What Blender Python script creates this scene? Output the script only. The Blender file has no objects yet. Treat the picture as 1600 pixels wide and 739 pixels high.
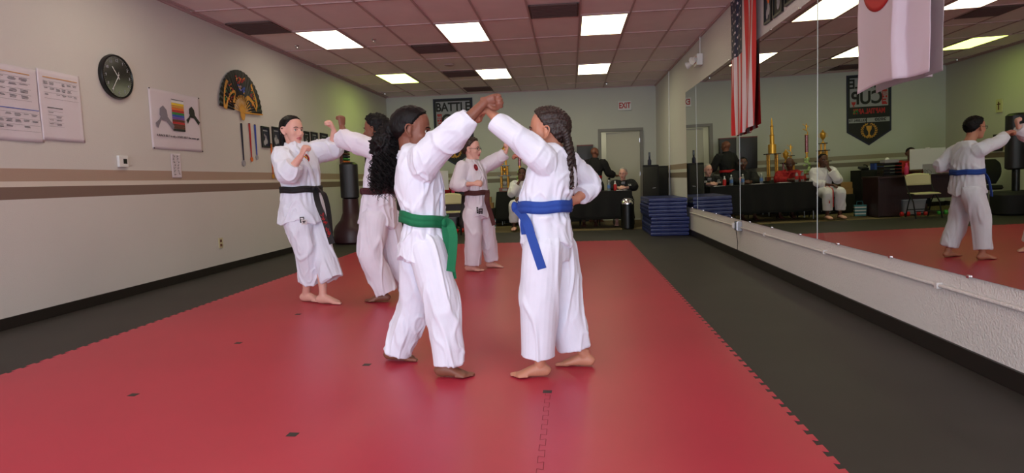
import bpy, bmesh, math, random
import numpy as np
from mathutils import Vector, Matrix, noise
from mathutils.bvhtree import BVHTree
random.seed(7)
SC = bpy.context.scene
COL = SC.collection
V = Vector
PI = math.pi

# ------------------------------------------------------------------ camera
CAM_F = 952.99                      # focal length in pixels of the 1600 px wide frame
YAW, PITCH, ROLL = -.098, -.0933, -.0319
CAM = V((0, 0, 1.0592))
cy, sy, cp, sp = math.cos(YAW), math.sin(YAW), math.cos(PITCH), math.sin(PITCH)
FWD = V((sy*cp, cy*cp, sp)); RT = V((cy, -sy, 0)); UP = RT.cross(FWD)
_c, _s = math.cos(ROLL), math.sin(ROLL)
RT, UP = RT*_c+UP*_s, -RT*_s+UP*_c
cd = bpy.data.cameras.new('camera'); cam = bpy.data.objects.new('camera', cd); COL.objects.link(cam)
cam.matrix_world = Matrix(((RT.x, UP.x, -FWD.x, CAM.x), (RT.y, UP.y, -FWD.y, CAM.y), (RT.z, UP.z, -FWD.z, CAM.z), (0, 0, 0, 1)))
cd.sensor_width = 36; cd.lens = CAM_F/1600*36; cd.clip_start = .05; cd.clip_end = 100
SC.camera = cam

def at(px, py, Y):                  # a point of the photo at the depth Y of the room
    d = RT*((px-800)/CAM_F)-UP*((py-369.5)/CAM_F)+FWD
    return CAM+d*(Y/d.y)

# ------------------------------------------------------------------ room measures
XL, XR, YB, YF, ZC = -4.5, 2.06, 15.0, -3.5, 3.175
# ------------------------------------------------------------------ light
w = bpy.data.worlds.new('world'); SC.world = w; w.use_nodes = True
w.node_tree.nodes['Background'].inputs[0].default_value = (.75, .85, 1, 1)
w.node_tree.nodes['Background'].inputs[1].default_value = 1.0
def area(name, loc, rot, sx, sy_, power, color, spread=180):
    l = bpy.data.lights.new(name, 'AREA'); l.shape = 'RECTANGLE'; l.size = sx; l.size_y = sy_
    l.energy = power; l.color = color; l.spread = math.radians(spread)
    o = bpy.data.objects.new(name, l); COL.objects.link(o); o.location = loc; o.rotation_euler = rot
    return o
# daylight through the shop window behind the camera
area('window_daylight', (-1.2, YF-.25, 1.45), (math.radians(90), 0, 0), 6.0, 2.3, 380, (.84, .90, 1))
LAMP_NEAR, LAMP_FAR = 5.8, 9.5       # emission of the ceiling lamps
SC.view_settings.view_transform = 'Standard'; SC.view_settings.look = 'None'
SC.view_settings.gamma = 1; SC.view_settings.use_curve_mapping = False
SC.view_settings.exposure = -.10

# ------------------------------------------------------------------ materials
def lin(c):
    return tuple((x/12.92 if x <= .04045 else ((x+.055)/1.055)**2.4) for x in c)
def mat(name, col, rough=.6, metal=0, var=0., vs=20, bump=0., bs=60, spec=.5, emit=None, es=1., sss=0., stretch=None, coat=0, trans=0., sheen=0.):
    m = bpy.data.materials.new(name); m.use_nodes = True; nt = m.node_tree; b = nt.nodes['Principled BSDF']
    c = lin(col)
    b.inputs['Base Color'].default_value = (*c, 1); b.inputs['Roughness'].default_value = rough
    b.inputs['Metallic'].default_value = metal; b.inputs['Specular IOR Level'].default_value = spec
    if coat: b.inputs['Coat Weight'].default_value = coat; b.inputs['Coat Roughness'].default_value = .1
    if trans: b.inputs['Transmission Weight'].default_value = trans
    if sheen: b.inputs['Sheen Weight'].default_value = sheen
    if sss:
        b.inputs['Subsurface Weight'].default_value = sss; b.inputs['Subsurface Radius'].default_value = (.02, .008, .004)
        b.inputs['Subsurface Scale'].default_value = .5
    if emit: b.inputs['Emission Color'].default_value = (*lin(emit), 1); b.inputs['Emission Strength'].default_value = es
    tc = nt.nodes.new('ShaderNodeTexCoord'); src = tc.outputs['Object']
    if stretch:
        mp = nt.nodes.new('ShaderNodeMapping'); mp.inputs['Scale'].default_value = stretch
        nt.links.new(src, mp.inputs[0]); src = mp.outputs[0]
    if var:
        n = nt.nodes.new('ShaderNodeTexNoise'); n.inputs['Scale'].default_value = vs; n.inputs['Detail'].default_value = 5
        nt.links.new(src, n.inputs['Vector'])
        r = nt.nodes.new('ShaderNodeValToRGB')
        r.color_ramp.elements[0].position = .3; r.color_ramp.elements[1].position = .7
        r.color_ramp.elements[0].color = (*[x*(1-var) for x in c], 1); r.color_ramp.elements[1].color = (*[min(1, x*(1+var)) for x in c], 1)
        nt.links.new(n.outputs['Fac'], r.inputs[0]); nt.links.new(r.outputs[0], b.inputs['Base Color'])
    if bump:
        n = nt.nodes.new('ShaderNodeTexNoise'); n.inputs['Scale'].default_value = bs; n.inputs['Detail'].default_value = 3
        nt.links.new(src, n.inputs['Vector'])
        bp = nt.nodes.new('ShaderNodeBump'); bp.inputs['Strength'].default_value = bump; bp.inputs['Distance'].default_value = .01
        nt.links.new(n.outputs['Fac'], bp.inputs['Height']); nt.links.new(bp.outputs[0], b.inputs['Normal'])
    return m
M = {}
M['gi'] = mat('white cotton', (.89, .91, .965), .9, bump=.12, bs=240, var=.03, vs=9, sheen=.1)
M['gi_pink'] = mat('white cotton canvas', (.90, .89, .94), .9, bump=.12, bs=200, var=.03, vs=9)
M['blackgi'] = mat('black cotton', (.09, .09, .10), .85, bump=.1, bs=200)
M['redgi'] = mat('red cotton', (.62, .07, .10), .8, bump=.1, bs=200)
M['green'] = mat('green belt cotton', (.02, .43, .27), .8, bump=.3, bs=180)
M['blue'] = mat('blue belt cotton', (.13, .28, .62), .8, bump=.3, bs=180)
M['blackbelt'] = mat('black belt cotton', (.06, .06, .07), .7, bump=.3, bs=180)
M['brownbelt'] = mat('brown belt cotton', (.33, .17, .17), .8, bump=.3, bs=180)
M['maroonbelt'] = mat('maroon belt cotton', (.27, .09, .12), .8, bump=.3, bs=180)
M['redthread'] = mat('red thread', (.75, .12, .14), .7)
M['whitethread'] = mat('white thread', (.85, .85, .85), .7)
M['skin_light'] = mat('fair skin', (.86, .66, .60), .5, var=.05, vs=14, sss=.12, bump=.04, bs=200)
M['skin_pink'] = mat('rosy skin', (.88, .68, .62), .5, var=.05, vs=14, sss=.12)
M['skin_tan'] = mat('tan skin', (.74, .51, .41), .5, var=.06, vs=14, sss=.1)
M['skin_brown'] = mat('brown skin', (.50, .31, .24), .5, var=.06, vs=14, sss=.06)
M['skin_dark'] = mat('dark skin', (.36, .22, .18), .5, var=.06, vs=14, sss=.04)
M['lip'] = mat('lip', (.70, .38, .38), .45); M['lip_dark'] = mat('dark lip', (.42, .22, .20), .45)
M['eyewhite'] = mat('eye white', (.88, .87, .85), .25); M['iris'] = mat('iris', (.12, .08, .06), .2)
M['hair_black'] = mat('black hair', (.05, .038, .042), .52, spec=.22, bump=.5, bs=90, stretch=(1, 1, .25), var=.3, vs=60)
M['hair_brown'] = mat('brown hair', (.20, .12, .09), .45, bump=.5, bs=90, stretch=(1, 1, .3), var=.35, vs=60)
M['hair_braid'] = mat('dark brown hair', (.155, .10, .085), .42, bump=.5, bs=120, var=.4, vs=90)
M['hair_grey'] = mat('grey hair', (.62, .60, .58), .5, bump=.4, bs=90)
M['black_plastic'] = mat('black plastic', (.05, .05, .055), .35)
M['black_matte'] = mat('black matte', (.07, .07, .075), .75)
M['grille'] = mat('speaker grille', (.08, .08, .085), .6, bump=.8, bs=400)
M['blackcloth'] = mat('black tablecloth', (.055, .055, .065), .85, bump=.1, bs=100)
M['vinyl_blue'] = mat('blue vinyl', (.13, .18, .42), .38, bump=.5, bs=16, stretch=(1, 1, 2), var=.12, vs=8)
M['vinyl_black'] = mat('black vinyl', (.085, .08, .09), .42, bump=.1, bs=30)
M['vinyl_red'] = mat('red vinyl', (.38, .07, .09), .45)
M['maroon'] = mat('maroon vinyl', (.20, .08, .11), .4)
M['gold'] = mat('gold plastic', (.95, .72, .30), .3, metal=.6)
M['goldpat'] = mat('patterned gold foil', (.93, .64, .28), .3, metal=.55, var=.45, vs=45)
M['foil'] = mat('red white foil', (.62, .40, .44), .25, metal=.5, var=.45, vs=40)
M['marble'] = mat('black marble', (.06, .06, .06), .15)
M['bloom'] = mat('pale green enamel', (.70, .80, .55), .35, var=.2, vs=40)
M['wood'] = mat('cherry wood', (.50, .24, .13), .35, var=.25, vs=12, stretch=(1, 1, 8))
M['mahogany'] = mat('dark mahogany', (.20, .11, .12), .4, var=.2, vs=6, stretch=(8, 1, 1))
M['chrome'] = mat('chrome', (.9, .9, .92), .12, metal=1)
M['steel'] = mat('brushed steel', (.72, .73, .76), .35, metal=1)
M['cream'] = mat('cream plastic', (.80, .77, .62), .5)
M['white_plastic'] = mat('white plastic', (.86, .86, .86), .4)
M['paper'] = mat('paper', (.83, .80, .83), .7, bump=.35, bs=5)
M['ink'] = mat('ink', (.25, .24, .27), .8)
M['card'] = mat('cardboard', (.66, .50, .33), .8)
M['glass'] = mat('clear bottle plastic', (.85, .90, .92), .1, trans=.7)
M['label_blue'] = mat('blue bottle label', (.35, .5, .75), .5)
M['red_plastic'] = mat('red plastic', (.75, .12, .12), .4)
M['green_plastic'] = mat('green plastic', (.2, .6, .2), .4)
M['pink'] = mat('pink plastic', (.9, .25, .45), .4)
M['teal'] = mat('teal cloth', (.25, .5, .55), .7)
M['doorpaint'] = mat('door paint', (.74, .73, .66), .5)
M['frame_paint'] = mat('door frame paint', (.50, .49, .47), .5)
M['baseboard'] = mat('dark rubber base', (.10, .075, .065), .5)
M['joint'] = mat('mirror joint', (.80, .82, .82), .5, metal=.6)
M['aluminium'] = mat('aluminium', (.85, .87, .88), .2, metal=1)
def flat(n, c, r=.6): M[n] = mat(n, c, r)
for n, c in (('c_white', (.88, .88, .88)), ('c_yellow', (.90, .78, .20)), ('c_orange', (.85, .42, .15)), ('c_green', (.18, .50, .25)), ('c_blue', (.2, .3, .68)),
             ('c_purple', (.45, .28, .62)), ('c_brown', (.38, .2, .15)), ('c_red', (.70, .13, .15)), ('c_black', (.06, .06, .07)), ('c_gold', (.80, .58, .22)), ('c_grey', (.50, .48, .53)), ('c_navy', (.10, .11, .22)), ('c_silver', (.62, .62, .65))):
    flat(n, c)

def mirror_mat():
    m = bpy.data.materials.new('mirror'); m.use_nodes = True; b = m.node_tree.nodes['Principled BSDF']
    b.inputs['Base Color'].default_value = (.66, .69, .64, 1); b.inputs['Metallic'].default_value = 1; b.inputs['Roughness'].default_value = 0.0
    return m
M['mirror'] = mirror_mat()

def math_node(nt, op, a, b=None, b2=None):
    n = nt.nodes.new('ShaderNodeMath'); n.operation = op
    for i, x in enumerate((a, b, b2)):
        if x is None: continue
        if isinstance(x, (int, float)): n.inputs[i].default_value = x
        else: nt.links.new(x, n.inputs[i])
    return n.outputs[0]
def mixrgb(nt, fac, a, b):
    n = nt.nodes.new('ShaderNodeMix'); n.data_type = 'RGBA'
    for i, x in ((0, fac), (6, a), (7, b)):
        if isinstance(x, (tuple, float)): n.inputs[i].default_value = x
        else: nt.links.new(x, n.inputs[i])
    return n.outputs[2]
def wall_mat(name, base, stripes=None, bump=.25, bs=120):
    m = mat(name, base, .75, bump=bump, bs=bs, var=.025, vs=.8); nt = m.node_tree; b = nt.nodes['Principled BSDF']
    if stripes:
        g = nt.nodes.new('ShaderNodeNewGeometry'); sx = nt.nodes.new('ShaderNodeSeparateXYZ'); nt.links.new(g.outputs['Position'], sx.inputs[0]); z = sx.outputs['Z']
        cur = b.inputs['Base Color'].links[0].from_socket
        for lo, hi, c in stripes:
            f = math_node(nt, 'MULTIPLY', math_node(nt, 'GREATER_THAN', z, lo), math_node(nt, 'LESS_THAN', z, hi))
            cur = mixrgb(nt, f, cur, (*lin(c), 1))
        nt.links.new(cur, b.inputs['Base Color'])
    return m
ST1, ST2 = (.66, .57, .51), (.47, .39, .35)
M['wall_l'] = wall_mat('left wall paint', (.80, .79, .775), [(1.171, 1.277, ST1), (1.024, 1.126, ST2), (1.126, 1.171, (.83, .80, .76))])
M['wall_b'] = wall_mat('back wall paint', (.77, .78, .75), [(1.15, 1.25, (.62, .58, .52)), (.99, 1.09, (.50, .47, .43)), (1.09, 1.15, (.80, .80, .76))])
M['wall_r'] = wall_mat('right wall paint', (.83, .82, .81), [(1.15, 1.25, (.60, .53, .46)), (.99, 1.09, (.50, .44, .38)), (1.09, 1.15, (.80, .80, .76))], bump=.7, bs=90)
M['black_mat'] = mat('black foam mat', (.205, .195, .18), .55, var=.12, vs=2.2, bump=.1, bs=300, spec=.35)
M['red_mat'] = mat('red foam mat', (.71, .185, .27), .38, var=.05, vs=1.6, bump=.06, bs=250, spec=.5)
M['seam'] = mat('mat seam', (.50, .14, .17), .7)
M['carpet'] = mat('tan carpet', (.46, .40, .28), .95, var=.25, vs=60, bump=.6, bs=300)

def ceiling_mat():
    m = mat('ceiling tile', (.93, .85, .85), .85, var=.03, vs=3, bump=.5, bs=220); nt = m.node_tree; b = nt.nodes['Principled BSDF']
    return m
M['ceiling'] = ceiling_mat()
M['tgrid'] = mat('ceiling grid metal', (.74, .62, .62), .6)
M['vent'] = mat('return vent', (.36, .27, .26), .7)
def lamp_mat(name, col, s):
    return mat(name, (.9, .9, .9), .5, emit=col, es=s)
M['lamp_near'] = lamp_mat('near lamp lens', (1, .955, .84), LAMP_NEAR)
M['lamp_mid'] = lamp_mat('warm lamp lens', (.98, .95, .76), LAMP_NEAR)
M['lamp_far'] = lamp_mat('yellow green lamp lens', (1, .985, .80), LAMP_FAR)
M['lamp_green'] = lamp_mat('green lamp lens', (.86, .98, .44), LAMP_FAR*.75)

# ------------------------------------------------------------------ mesh builder
def frame_for(d, side=None):
    d = V(d).normalized()
    s = V(side) if side is not None else (V((0, 0, 1)) if abs(d.z) < .9 else V((1, 0, 0)))
    s = s-d*s.dot(d)
    if s.length < 1e-4: s = d.orthogonal()
    s.normalize(); return s, d.cross(s).normalized()
def cr(pts, k=4):                    # Catmull-Rom through rows of numbers
    a = [np.array(p, float) for p in pts]
    if len(a) < 3: return [a[0]+(a[-1]-a[0])*t for t in np.linspace(0, 1, k+1)]
    out = []
    for i in range(len(a)-1):
        p0, p1, p2, p3 = a[max(i-1, 0)], a[i], a[i+1], a[min(i+2, len(a)-1)]
        for j in range(k):
            t = j/k
            out.append(.5*((2*p1)+(p2-p0)*t+(2*p0-5*p1+4*p2-p3)*t*t+(3*p1-p0-3*p2+p3)*t**3))
    out.append(a[-1]); return out
class MB:
    def __init__(s): s.v = []; s.f = []; s.m = []
    def add(s, vs, fs, mi=0):
        o = len(s.v); s.v += [tuple(x) for x in vs]; s.f += [tuple(i+o for i in f) for f in fs]; s.m += [mi]*len(fs); return s
    def box(s, c, d, rot=None, mi=0):
        c = V(c); R_ = rot or Matrix.Identity(3); h = V(d)/2
        vs = [c+R_ @ V((x*h.x, y*h.y, z*h.z)) for x in (-1, 1) for y in (-1, 1) for z in (-1, 1)]
        return s.add(vs, [(0, 1, 3, 2), (4, 6, 7, 5), (0, 4, 5, 1), (2, 3, 7, 6), (0, 2, 6, 4), (1, 5, 7, 3)], mi)
    def rings(s, R_, cap=True, mi=0, closed=False):
        n = len(R_[0]); vs = [p for r in R_ for p in r]; fs = []
        L = len(R_)
        for i in range(L if closed else L-1):
            for j in range(n):
                a, b = i*n+j, i*n+(j+1) % n; c, d = ((i+1) % L)*n+(j+1) % n, ((i+1) % L)*n+j
                fs.append((a, b, c, d))
        if cap and not closed: fs += [tuple(reversed(range(n))), tuple(range((L-1)*n, L*n))]
        return s.add(vs, fs, mi)
    def tube(s, pts, rad, n=12, side=None, mi=0, cap=True, exp=1.0, closed=False):
        P = [V(p) for p in pts]; out = []; prev = None
        for i, p in enumerate(P):
            if closed: d = P[(i+1) % len(P)]-P[i-1]
            else: d = P[min(i+1, len(P)-1)]-P[max(i-1, 0)]
            if d.length < 1e-6: d = prev_d
            prev_d = d
            if side is not None: a, b = frame_for(d, side)
            else:
                a, b = frame_for(d, prev) if prev is not None else frame_for(d)
            prev = a
            r = rad[i] if isinstance(rad, (list, tuple)) and not (len(rad) == 2 and not isinstance(rad[0], (list, tuple)) and len(P) != 2) else rad
            ra, rb = r if isinstance(r, (tuple, list, np.ndarray)) else (r, r)
            ring = []
            for k in range(n):
                t = 2*PI*k/n; ct, st_ = math.cos(t), math.sin(t)
                if exp != 1: ct = math.copysign(abs(ct)**exp, ct); st_ = math.copysign(abs(st_)**exp, st_)
                ring.append(p+a*(ct*ra)+b*(st_*rb))
            out.append(ring)
        return s.rings(out, cap, mi, closed)
    def stube(s, rows, k=4, n=14, side=None, mi=0, exp=1.0):   # rows: x,y,z,ra,rb smoothed
        c = cr(rows, k); return s.tube([r[:3] for r in c], [(r[3], r[4]) for r in c], n, side, mi, True, exp)
    def ell(s, c, r, R_=None, n=14, mi=0):
        c = V(c); R_ = R_ or Matrix.Identity(3); out = []
        for i in range(1, n):
            t = PI*i/n-PI/2; out.append([c+R_ @ V((r[0]*math.cos(t)*math.cos(2*PI*j/n), r[1]*math.cos(t)*math.sin(2*PI*j/n), r[2]*math.sin(t))) for j in range(n)])
        return s.rings(out, True, mi)
    def cyl(s, a, b, r, n=16, mi=0, r2=None): return s.tube([a, b], [(r, r), (r2 if r2 is not None else r,)*2], n, mi=mi)
    def lathe(s, c, prof, n=20, mi=0, axis=(0, 0, 1)):
        c = V(c); ax = V(axis); a, b = frame_for(ax)
        return s.rings([[c+ax*z+a*(r*math.cos(2*PI*k/n))+b*(r*math.sin(2*PI*k/n)) for k in range(n)] for r, z in prof], True, mi)
    def prism(s, poly, z0, z1, mi=0):   # poly of (x, y)
        n = len(poly); vs = [(x, y, z0) for x, y in poly]+[(x, y, z1) for x, y in poly]
        return s.add(vs, [tuple(reversed(range(n))), tuple(range(n, 2*n))]+[(i, (i+1) % n, n+(i+1) % n, n+i) for i in range(n)], mi)
    def grid(s, fn, nu, nv, mi=0):      # fn(u, v) -> point, or mi(u, v)
        vs = [fn(i/nu, j/nv) for j in range(nv+1) for i in range(nu+1)]
        o = len(s.v); s.v += [tuple(x) for x in vs]
        for j in range(nv):
            for i in range(nu):
                a = o+j*(nu+1)+i; s.f.append((a, a+1, a+nu+2, a+nu+1)); s.m.append(mi((i+.5)/nu, (j+.5)/nv) if callable(mi) else mi)
        return s
    def mesh(s, name):
        me = bpy.data.meshes.new(name); me.from_pydata(s.v, [], s.f); me.update(); return me
    def build(s, name, mats, parent=None, bevel=0, smooth=False, world=False, thick=0):
        me = s.mesh(name); ml = mats if isinstance(mats, (list, tuple)) else [mats]
        for x in ml: me.materials.append(M[x] if isinstance(x, str) else x)
        me.polygons.foreach_set('material_index', s.m)
        bm = bmesh.new(); bm.from_mesh(me); bmesh.ops.recalc_face_normals(bm, faces=bm.faces)
        if bevel: bmesh.ops.bevel(bm, geom=[e for e in bm.edges if e.is_manifold and e.calc_face_angle(0) > .7], offset=bevel, segments=2, profile=.7, affect='EDGES')
        bm.to_mesh(me); bm.free()
        return link(name, me, parent, smooth, world, thick)
ROOT = {}
def link(name, me, parent=None, smooth=False, world=False, thick=0):
    if world and parent is not None: me.transform(ROOT[parent.name].inverted())
    if smooth:
        me.polygons.foreach_set('use_smooth', [True]*len(me.polygons))
        if smooth != 'all':
            try: me.set_sharp_from_angle(angle=math.radians(40))
            except Exception: pass
    o = bpy.data.objects.new(name, me); COL.objects.link(o)
    if parent is not None:
        o.parent = parent; ROOT[o.name] = ROOT[parent.name]
    else: ROOT[o.name] = Matrix.Identity(4)
    if thick:
        md = o.modifiers.new('thickness', 'SOLIDIFY'); md.thickness = thick; md.offset = 0
    return o
def tag(o, label, cat, group=None, kind=None):
    if label: o['label'] = label
    if cat: o['category'] = cat
    if group: o['group'] = group
    if kind: o['kind'] = kind
    return o
def thing(name, label, cat, loc=(0, 0, 0), rz=0, group=None, mtx=None):
    o = bpy.data.objects.new(name, None); COL.objects.link(o); o.empty_display_size = .1
    m = mtx if mtx is not None else Matrix.Translation(V(loc)) @ Matrix.Rotation(rz, 4, 'Z')
    o.matrix_world = m; ROOT[o.name] = m.copy()
    return tag(o, label, cat, group)
def struct(name, mb, mats, parent=None, **k):
    o = mb.build(name, mats, parent, **k)
    if parent is None: o['kind'] = 'structure'
    return o
def copy_tree(o, parent=None):
    c = o.copy(); COL.objects.link(c)
    if parent is not None: c.parent = parent
    for ch in [x for x in bpy.data.objects if x.parent == o]: copy_tree(ch, c)
    ROOT[c.name] = ROOT.get(o.name, Matrix.Identity(4))
    return c
def dup(o, loc, rz, label):
    c = copy_tree(o); c.matrix_world = Matrix.Translation(V(loc)) @ Matrix.Rotation(rz, 4, 'Z'); c['label'] = label; return c
def on_wall(side, y, z, x=None):     # local x right, y up, z out of the wall
    if side == 'left': return Matrix(((0, 0, 1, XL+.002), (1, 0, 0, y), (0, 1, 0, z), (0, 0, 0, 1)))
    if side == 'right': return Matrix(((0, 0, -1, XR-.002), (-1, 0, 0, y), (0, 1, 0, z), (0, 0, 0, 1)))
    return Matrix(((1, 0, 0, x), (0, 0, -1, YB-.002), (0, 1, 0, z), (0, 0, 0, 1)))
def text(body, size, mats, parent, x, y, z, sx=1., rot=0, extrude=.001, name='lettering', bold=0, align='CENTER'):
    cu = bpy.data.curves.new('t', 'FONT'); cu.body = body; cu.size = size; cu.extrude = extrude; cu.align_x = align; cu.align_y = 'CENTER'; cu.offset = bold
    t = bpy.data.objects.new('t', cu); COL.objects.link(t)
    bpy.context.view_layer.update()
    me = bpy.data.meshes.new_from_object(t.evaluated_get(bpy.context.evaluated_depsgraph_get()))
    bpy.data.objects.remove(t); bpy.data.curves.remove(cu)
    me.transform(Matrix.Translation((x, y, z)) @ Matrix.Rotation(rot, 4, 'Z') @ Matrix.Diagonal((sx, 1, 1, 1)))
    me.materials.clear(); me.materials.append(M[mats]); me.name = name
    return link(name, me, parent)

# ------------------------------------------------------------------ the room
MY0, MY1 = 10.2, None                # far edge of the red mat
b = MB().box(((XL+XR)/2, (YF+YB)/2, -.07), (XR-XL+.4, YB-YF+.4, .1)); struct('floor', b, 'carpet')
b = MB().box(((XL+XR)/2, (YF+12.2)/2, -.0125), (XR-XL-.002, 12.2-YF, .019)); o = b.build('black_floor_mat', 'black_mat')
tag(o, 'black foam floor mat running along the walls around the red mat', 'floor mat')
struct('wall_left', MB().box((XL-.05, (YF+YB)/2, ZC/2-.01), (.1, YB-YF+.2, ZC+.02)), 'wall_l')
struct('wall_right', MB().box((XR+.05, (YF+YB)/2, ZC/2-.01), (.1, YB-YF+.2, ZC+.02)), 'wall_r')
# back wall with the door opening
DX0, DX1, DZ = .74, 1.70, 2.14
b = MB(); b.box(((XL+DX0)/2, YB+.06, ZC/2-.01), (DX0-XL, .12, ZC+.02)); b.box(((XR+DX1)/2, YB+.06, ZC/2-.01), (XR-DX1, .12, ZC+.02)); b.box(((DX0+DX1)/2, YB+.06, (DZ+ZC)/2), (DX1-DX0, .12, ZC-DZ))
struct('wall_back', b, 'wall_b')
b = MB(); b.box((.9, YB+1.6, 1.2), (3, .1, 2.5)); b.box((-.4, YB+.85, 1.2), (.1, 1.5, 2.5)); b.box((2.3, YB+.85, 1.2), (.1, 1.5, 2.5)); b.box((.95, YB+.85, 2.5), (2.9, 1.6, .1)); b.box((.95, YB+.85, -.04), (2.9, 1.5, .06))
struct('wall_hallway', b, 'doorpaint')
area('hallway_lamp', (.9, YB+.8, 2.4), (0, 0, 0), .6, .6, 9, (1, .95, .8))
b = MB()
for x0, x1 in ((DX0-.055, DX0+.02), (DX1-.02, DX1+.055)): b.box(((x0+x1)/2, YB+.04, DZ/2), (x1-x0, .16, DZ))
b.box(((DX0+DX1)/2, YB+.04, DZ+.02), (DX1-DX0+.11, .16, .07)); struct('trim_1', b, 'frame_paint', bevel=.004)
dr = thing('door_1', None, None, (DX1-.02, YB+.03, 0), math.radians(174)); dr['kind'] = 'structure'
MB().box((.40, 0, 1.06), (.80, .045, 2.1)).build('door_panel', 'doorpaint', dr, bevel=.003)
b = MB().lathe((.74, .022, 1.0), [(.03, 0), (.03, .01), (.012, .015), (.012, .04), (.028, .05), (.028, .07), (.01, .08)], axis=(0, 1, 0)); b.build('door_knob', 'black_plastic', dr, smooth=True)
b = MB()
for z in (.25, 1.1, 1.9): b.box((.0, .026, z), (.02, .012, .1))
b.build('hinge', 'steel', dr)
# front wall with the shop window behind the camera
b = MB(); WX0, WX1, WZ0, WZ1 = -4.2, 1.8, .3, 2.6
b.box(((XL+WX0)/2, YF-.05, ZC/2), (WX0-XL, .1, ZC)); b.box(((XR+WX1)/2, YF-.05, ZC/2), (XR-WX1, .1, ZC)); b.box(((WX0+WX1)/2, YF-.05, WZ0/2), (WX1-WX0, .1, WZ0)); b.box(((WX0+WX1)/2, YF-.05, (WZ1+ZC)/2), (WX1-WX0, .1, ZC-WZ1))
struct('wall_front', b, 'wall_b')
b = MB()
for x in (WX0+.03, -2.2, -.2, WX1-.03): b.box((x, YF-.05, (WZ0+WZ1)/2), (.05, .08, WZ1-WZ0))
for z in (WZ0+.02, WZ1-.02): b.box(((WX0+WX1)/2, YF-.05, z), (WX1-WX0, .08, .05))
struct('window_1', b, 'steel')
# ceiling: tiles, grid, lamps, vents
GX = [-1.8+.657*k for k in range(-4, 6)]; GY = [8.30+1.17*k for k in range(-10, 6)]
struct('ceiling', MB().box(((XL+XR)/2, (YF+YB)/2, ZC+.06), (XR-XL+.2, YB-YF+.2, .1)), 'ceiling')
b = MB()
for x in GX: b.box((x, (YF+YB)/2, ZC+.004), (.024, YB-YF, .014))
for y in GY: b.box(((XL+XR)/2, y, ZC+.0045), (XR-XL, .024, .013))
b.box((XL+.012, (YF+YB)/2, ZC-.008), (.024, YB-YF, .03)); b.box((XR-.012, (YF+YB)/2, ZC-.008), (.024, YB-YF, .03)); b.box(((XL+XR)/2, YB-.012, ZC-.002), (XR-XL, .024, .02))
struct('trim_2', b, 'tgrid')
lamps = [(-3.77, 8.30, 'lamp_near', 'bright white ceiling light panel nearest the left wall, above the wall clock side'),
         (-1.80, 8.30, 'lamp_near', 'bright white ceiling light panel in the middle of the nearer row'),
         (.171, 8.30, 'lamp_mid', 'cream ceiling light panel on the right of the nearer row'),
         (-3.77, 11.81, 'lamp_green', 'yellow-green ceiling light panel close to the left wall in the far row'),
         (-1.80, 11.81, 'lamp_far', 'yellow ceiling light panel in the middle of the far row'),
         (.171, 11.81, 'lamp_far', 'yellow ceiling light panel on the right of the far row, before the exit sign'),
         (-3.77, 4.79, 'lamp_near', 'white ceiling light panel, left one of the row above the front pair of girls'), (-1.8, 4.79, 'lamp_near', 'white ceiling light panel, middle one of the row above the front pair of girls'), (0.171, 4.79, 'lamp_near', 'white ceiling light panel, right one of the row above the front pair of girls'),
         (-3.77, 1.28, 'lamp_near', 'white ceiling light panel, left one of the row nearest the shop window'), (-1.8, 1.28, 'lamp_near', 'white ceiling light panel, middle one of the row nearest the shop window'), (0.171, 1.28, 'lamp_near', 'white ceiling light panel, right one of the row nearest the shop window')]
for x, y, m_, lab in lamps:
    t = thing('ceiling_light', lab or 'white ceiling light panel over the front of the hall', 'ceiling light', (x+.3285, y+.585, ZC), 0, 'recessed ceiling lights')
    b = MB()
    for sx in (-1, 1): b.box((sx*.305, 0, -.002), (.022, 1.15, .012))
    for s_ in (-1, 1): b.box((0, s_*.565, -.0021), (.63, .022, .0118))
    b.build('frame', 'tgrid', t); MB().box((0, 0, .0), (.596, 1.11, .01)).build('diffuser', m_, t)
for x, y, lab in ((-4.08, 8.0, 'dark grille vent in the ceiling beside the left wall'), (-.16, 8.0, 'dark grille vent in the ceiling left of the near cream light'),
             (-2.11, 9.8, 'dark ceiling vent just behind the middle near light'), (-2.11, 12.2, 'dark ceiling vent left of the far middle light'), (-2.08, 14.3, 'farthest dark ceiling vent near the back wall')):
    t = thing('ceiling_vent', lab, 'air vent', (x, y, ZC), 0, 'ceiling vents')
    MB().box((0, 0, .0), (.60, .56, .01)).build('backing', 'vent', t)
    b = MB()
    for k in range(9): b.box((0, -.25+.0625*k, -.009), (.58, .012, .012), Matrix.Rotation(.6, 3, 'X'))
    b.build('slat', 'vent', t); b = MB()
    for s_ in (-1, 1): b.box((s_*.3, 0, -.006), (.02, .58, .016)); b.box((0, s_*.28, -.0061), (.6, .02, .0158))
    b.build('frame', 'vent', t)
for x, y, lab in ((-2.84, 9.0, 'small chrome sprinkler head between the near lights'), (-4.08, 9.13, 'small sprinkler head near the left wall ceiling edge'), (-4.3, 14.27, 'small sprinkler head in the far left ceiling corner'), (.87, 14.33, 'small sprinkler head above the exit sign')):
    t = thing('sprinkler_head', lab, 'sprinkler', (x, y, ZC), 0, 'ceiling sprinklers')
    MB().lathe((0, 0, 0), [(.035, 0), (.03, -.006), (.012, -.01), (.010, -.03), (.022, -.034), (.02, -.038)]).build('sprinkler_body', 'chrome', t, smooth=True)
t = tag(MB().lathe((-2.147, 11.2, ZC), [(.09, 0.002), (.09, -.012), (.07, -.02), (.02, -.022)]).build('ceiling_speaker', M['tgrid'], smooth=True), 'round pinkish speaker cover flush in the ceiling tiles', 'speaker')
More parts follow.
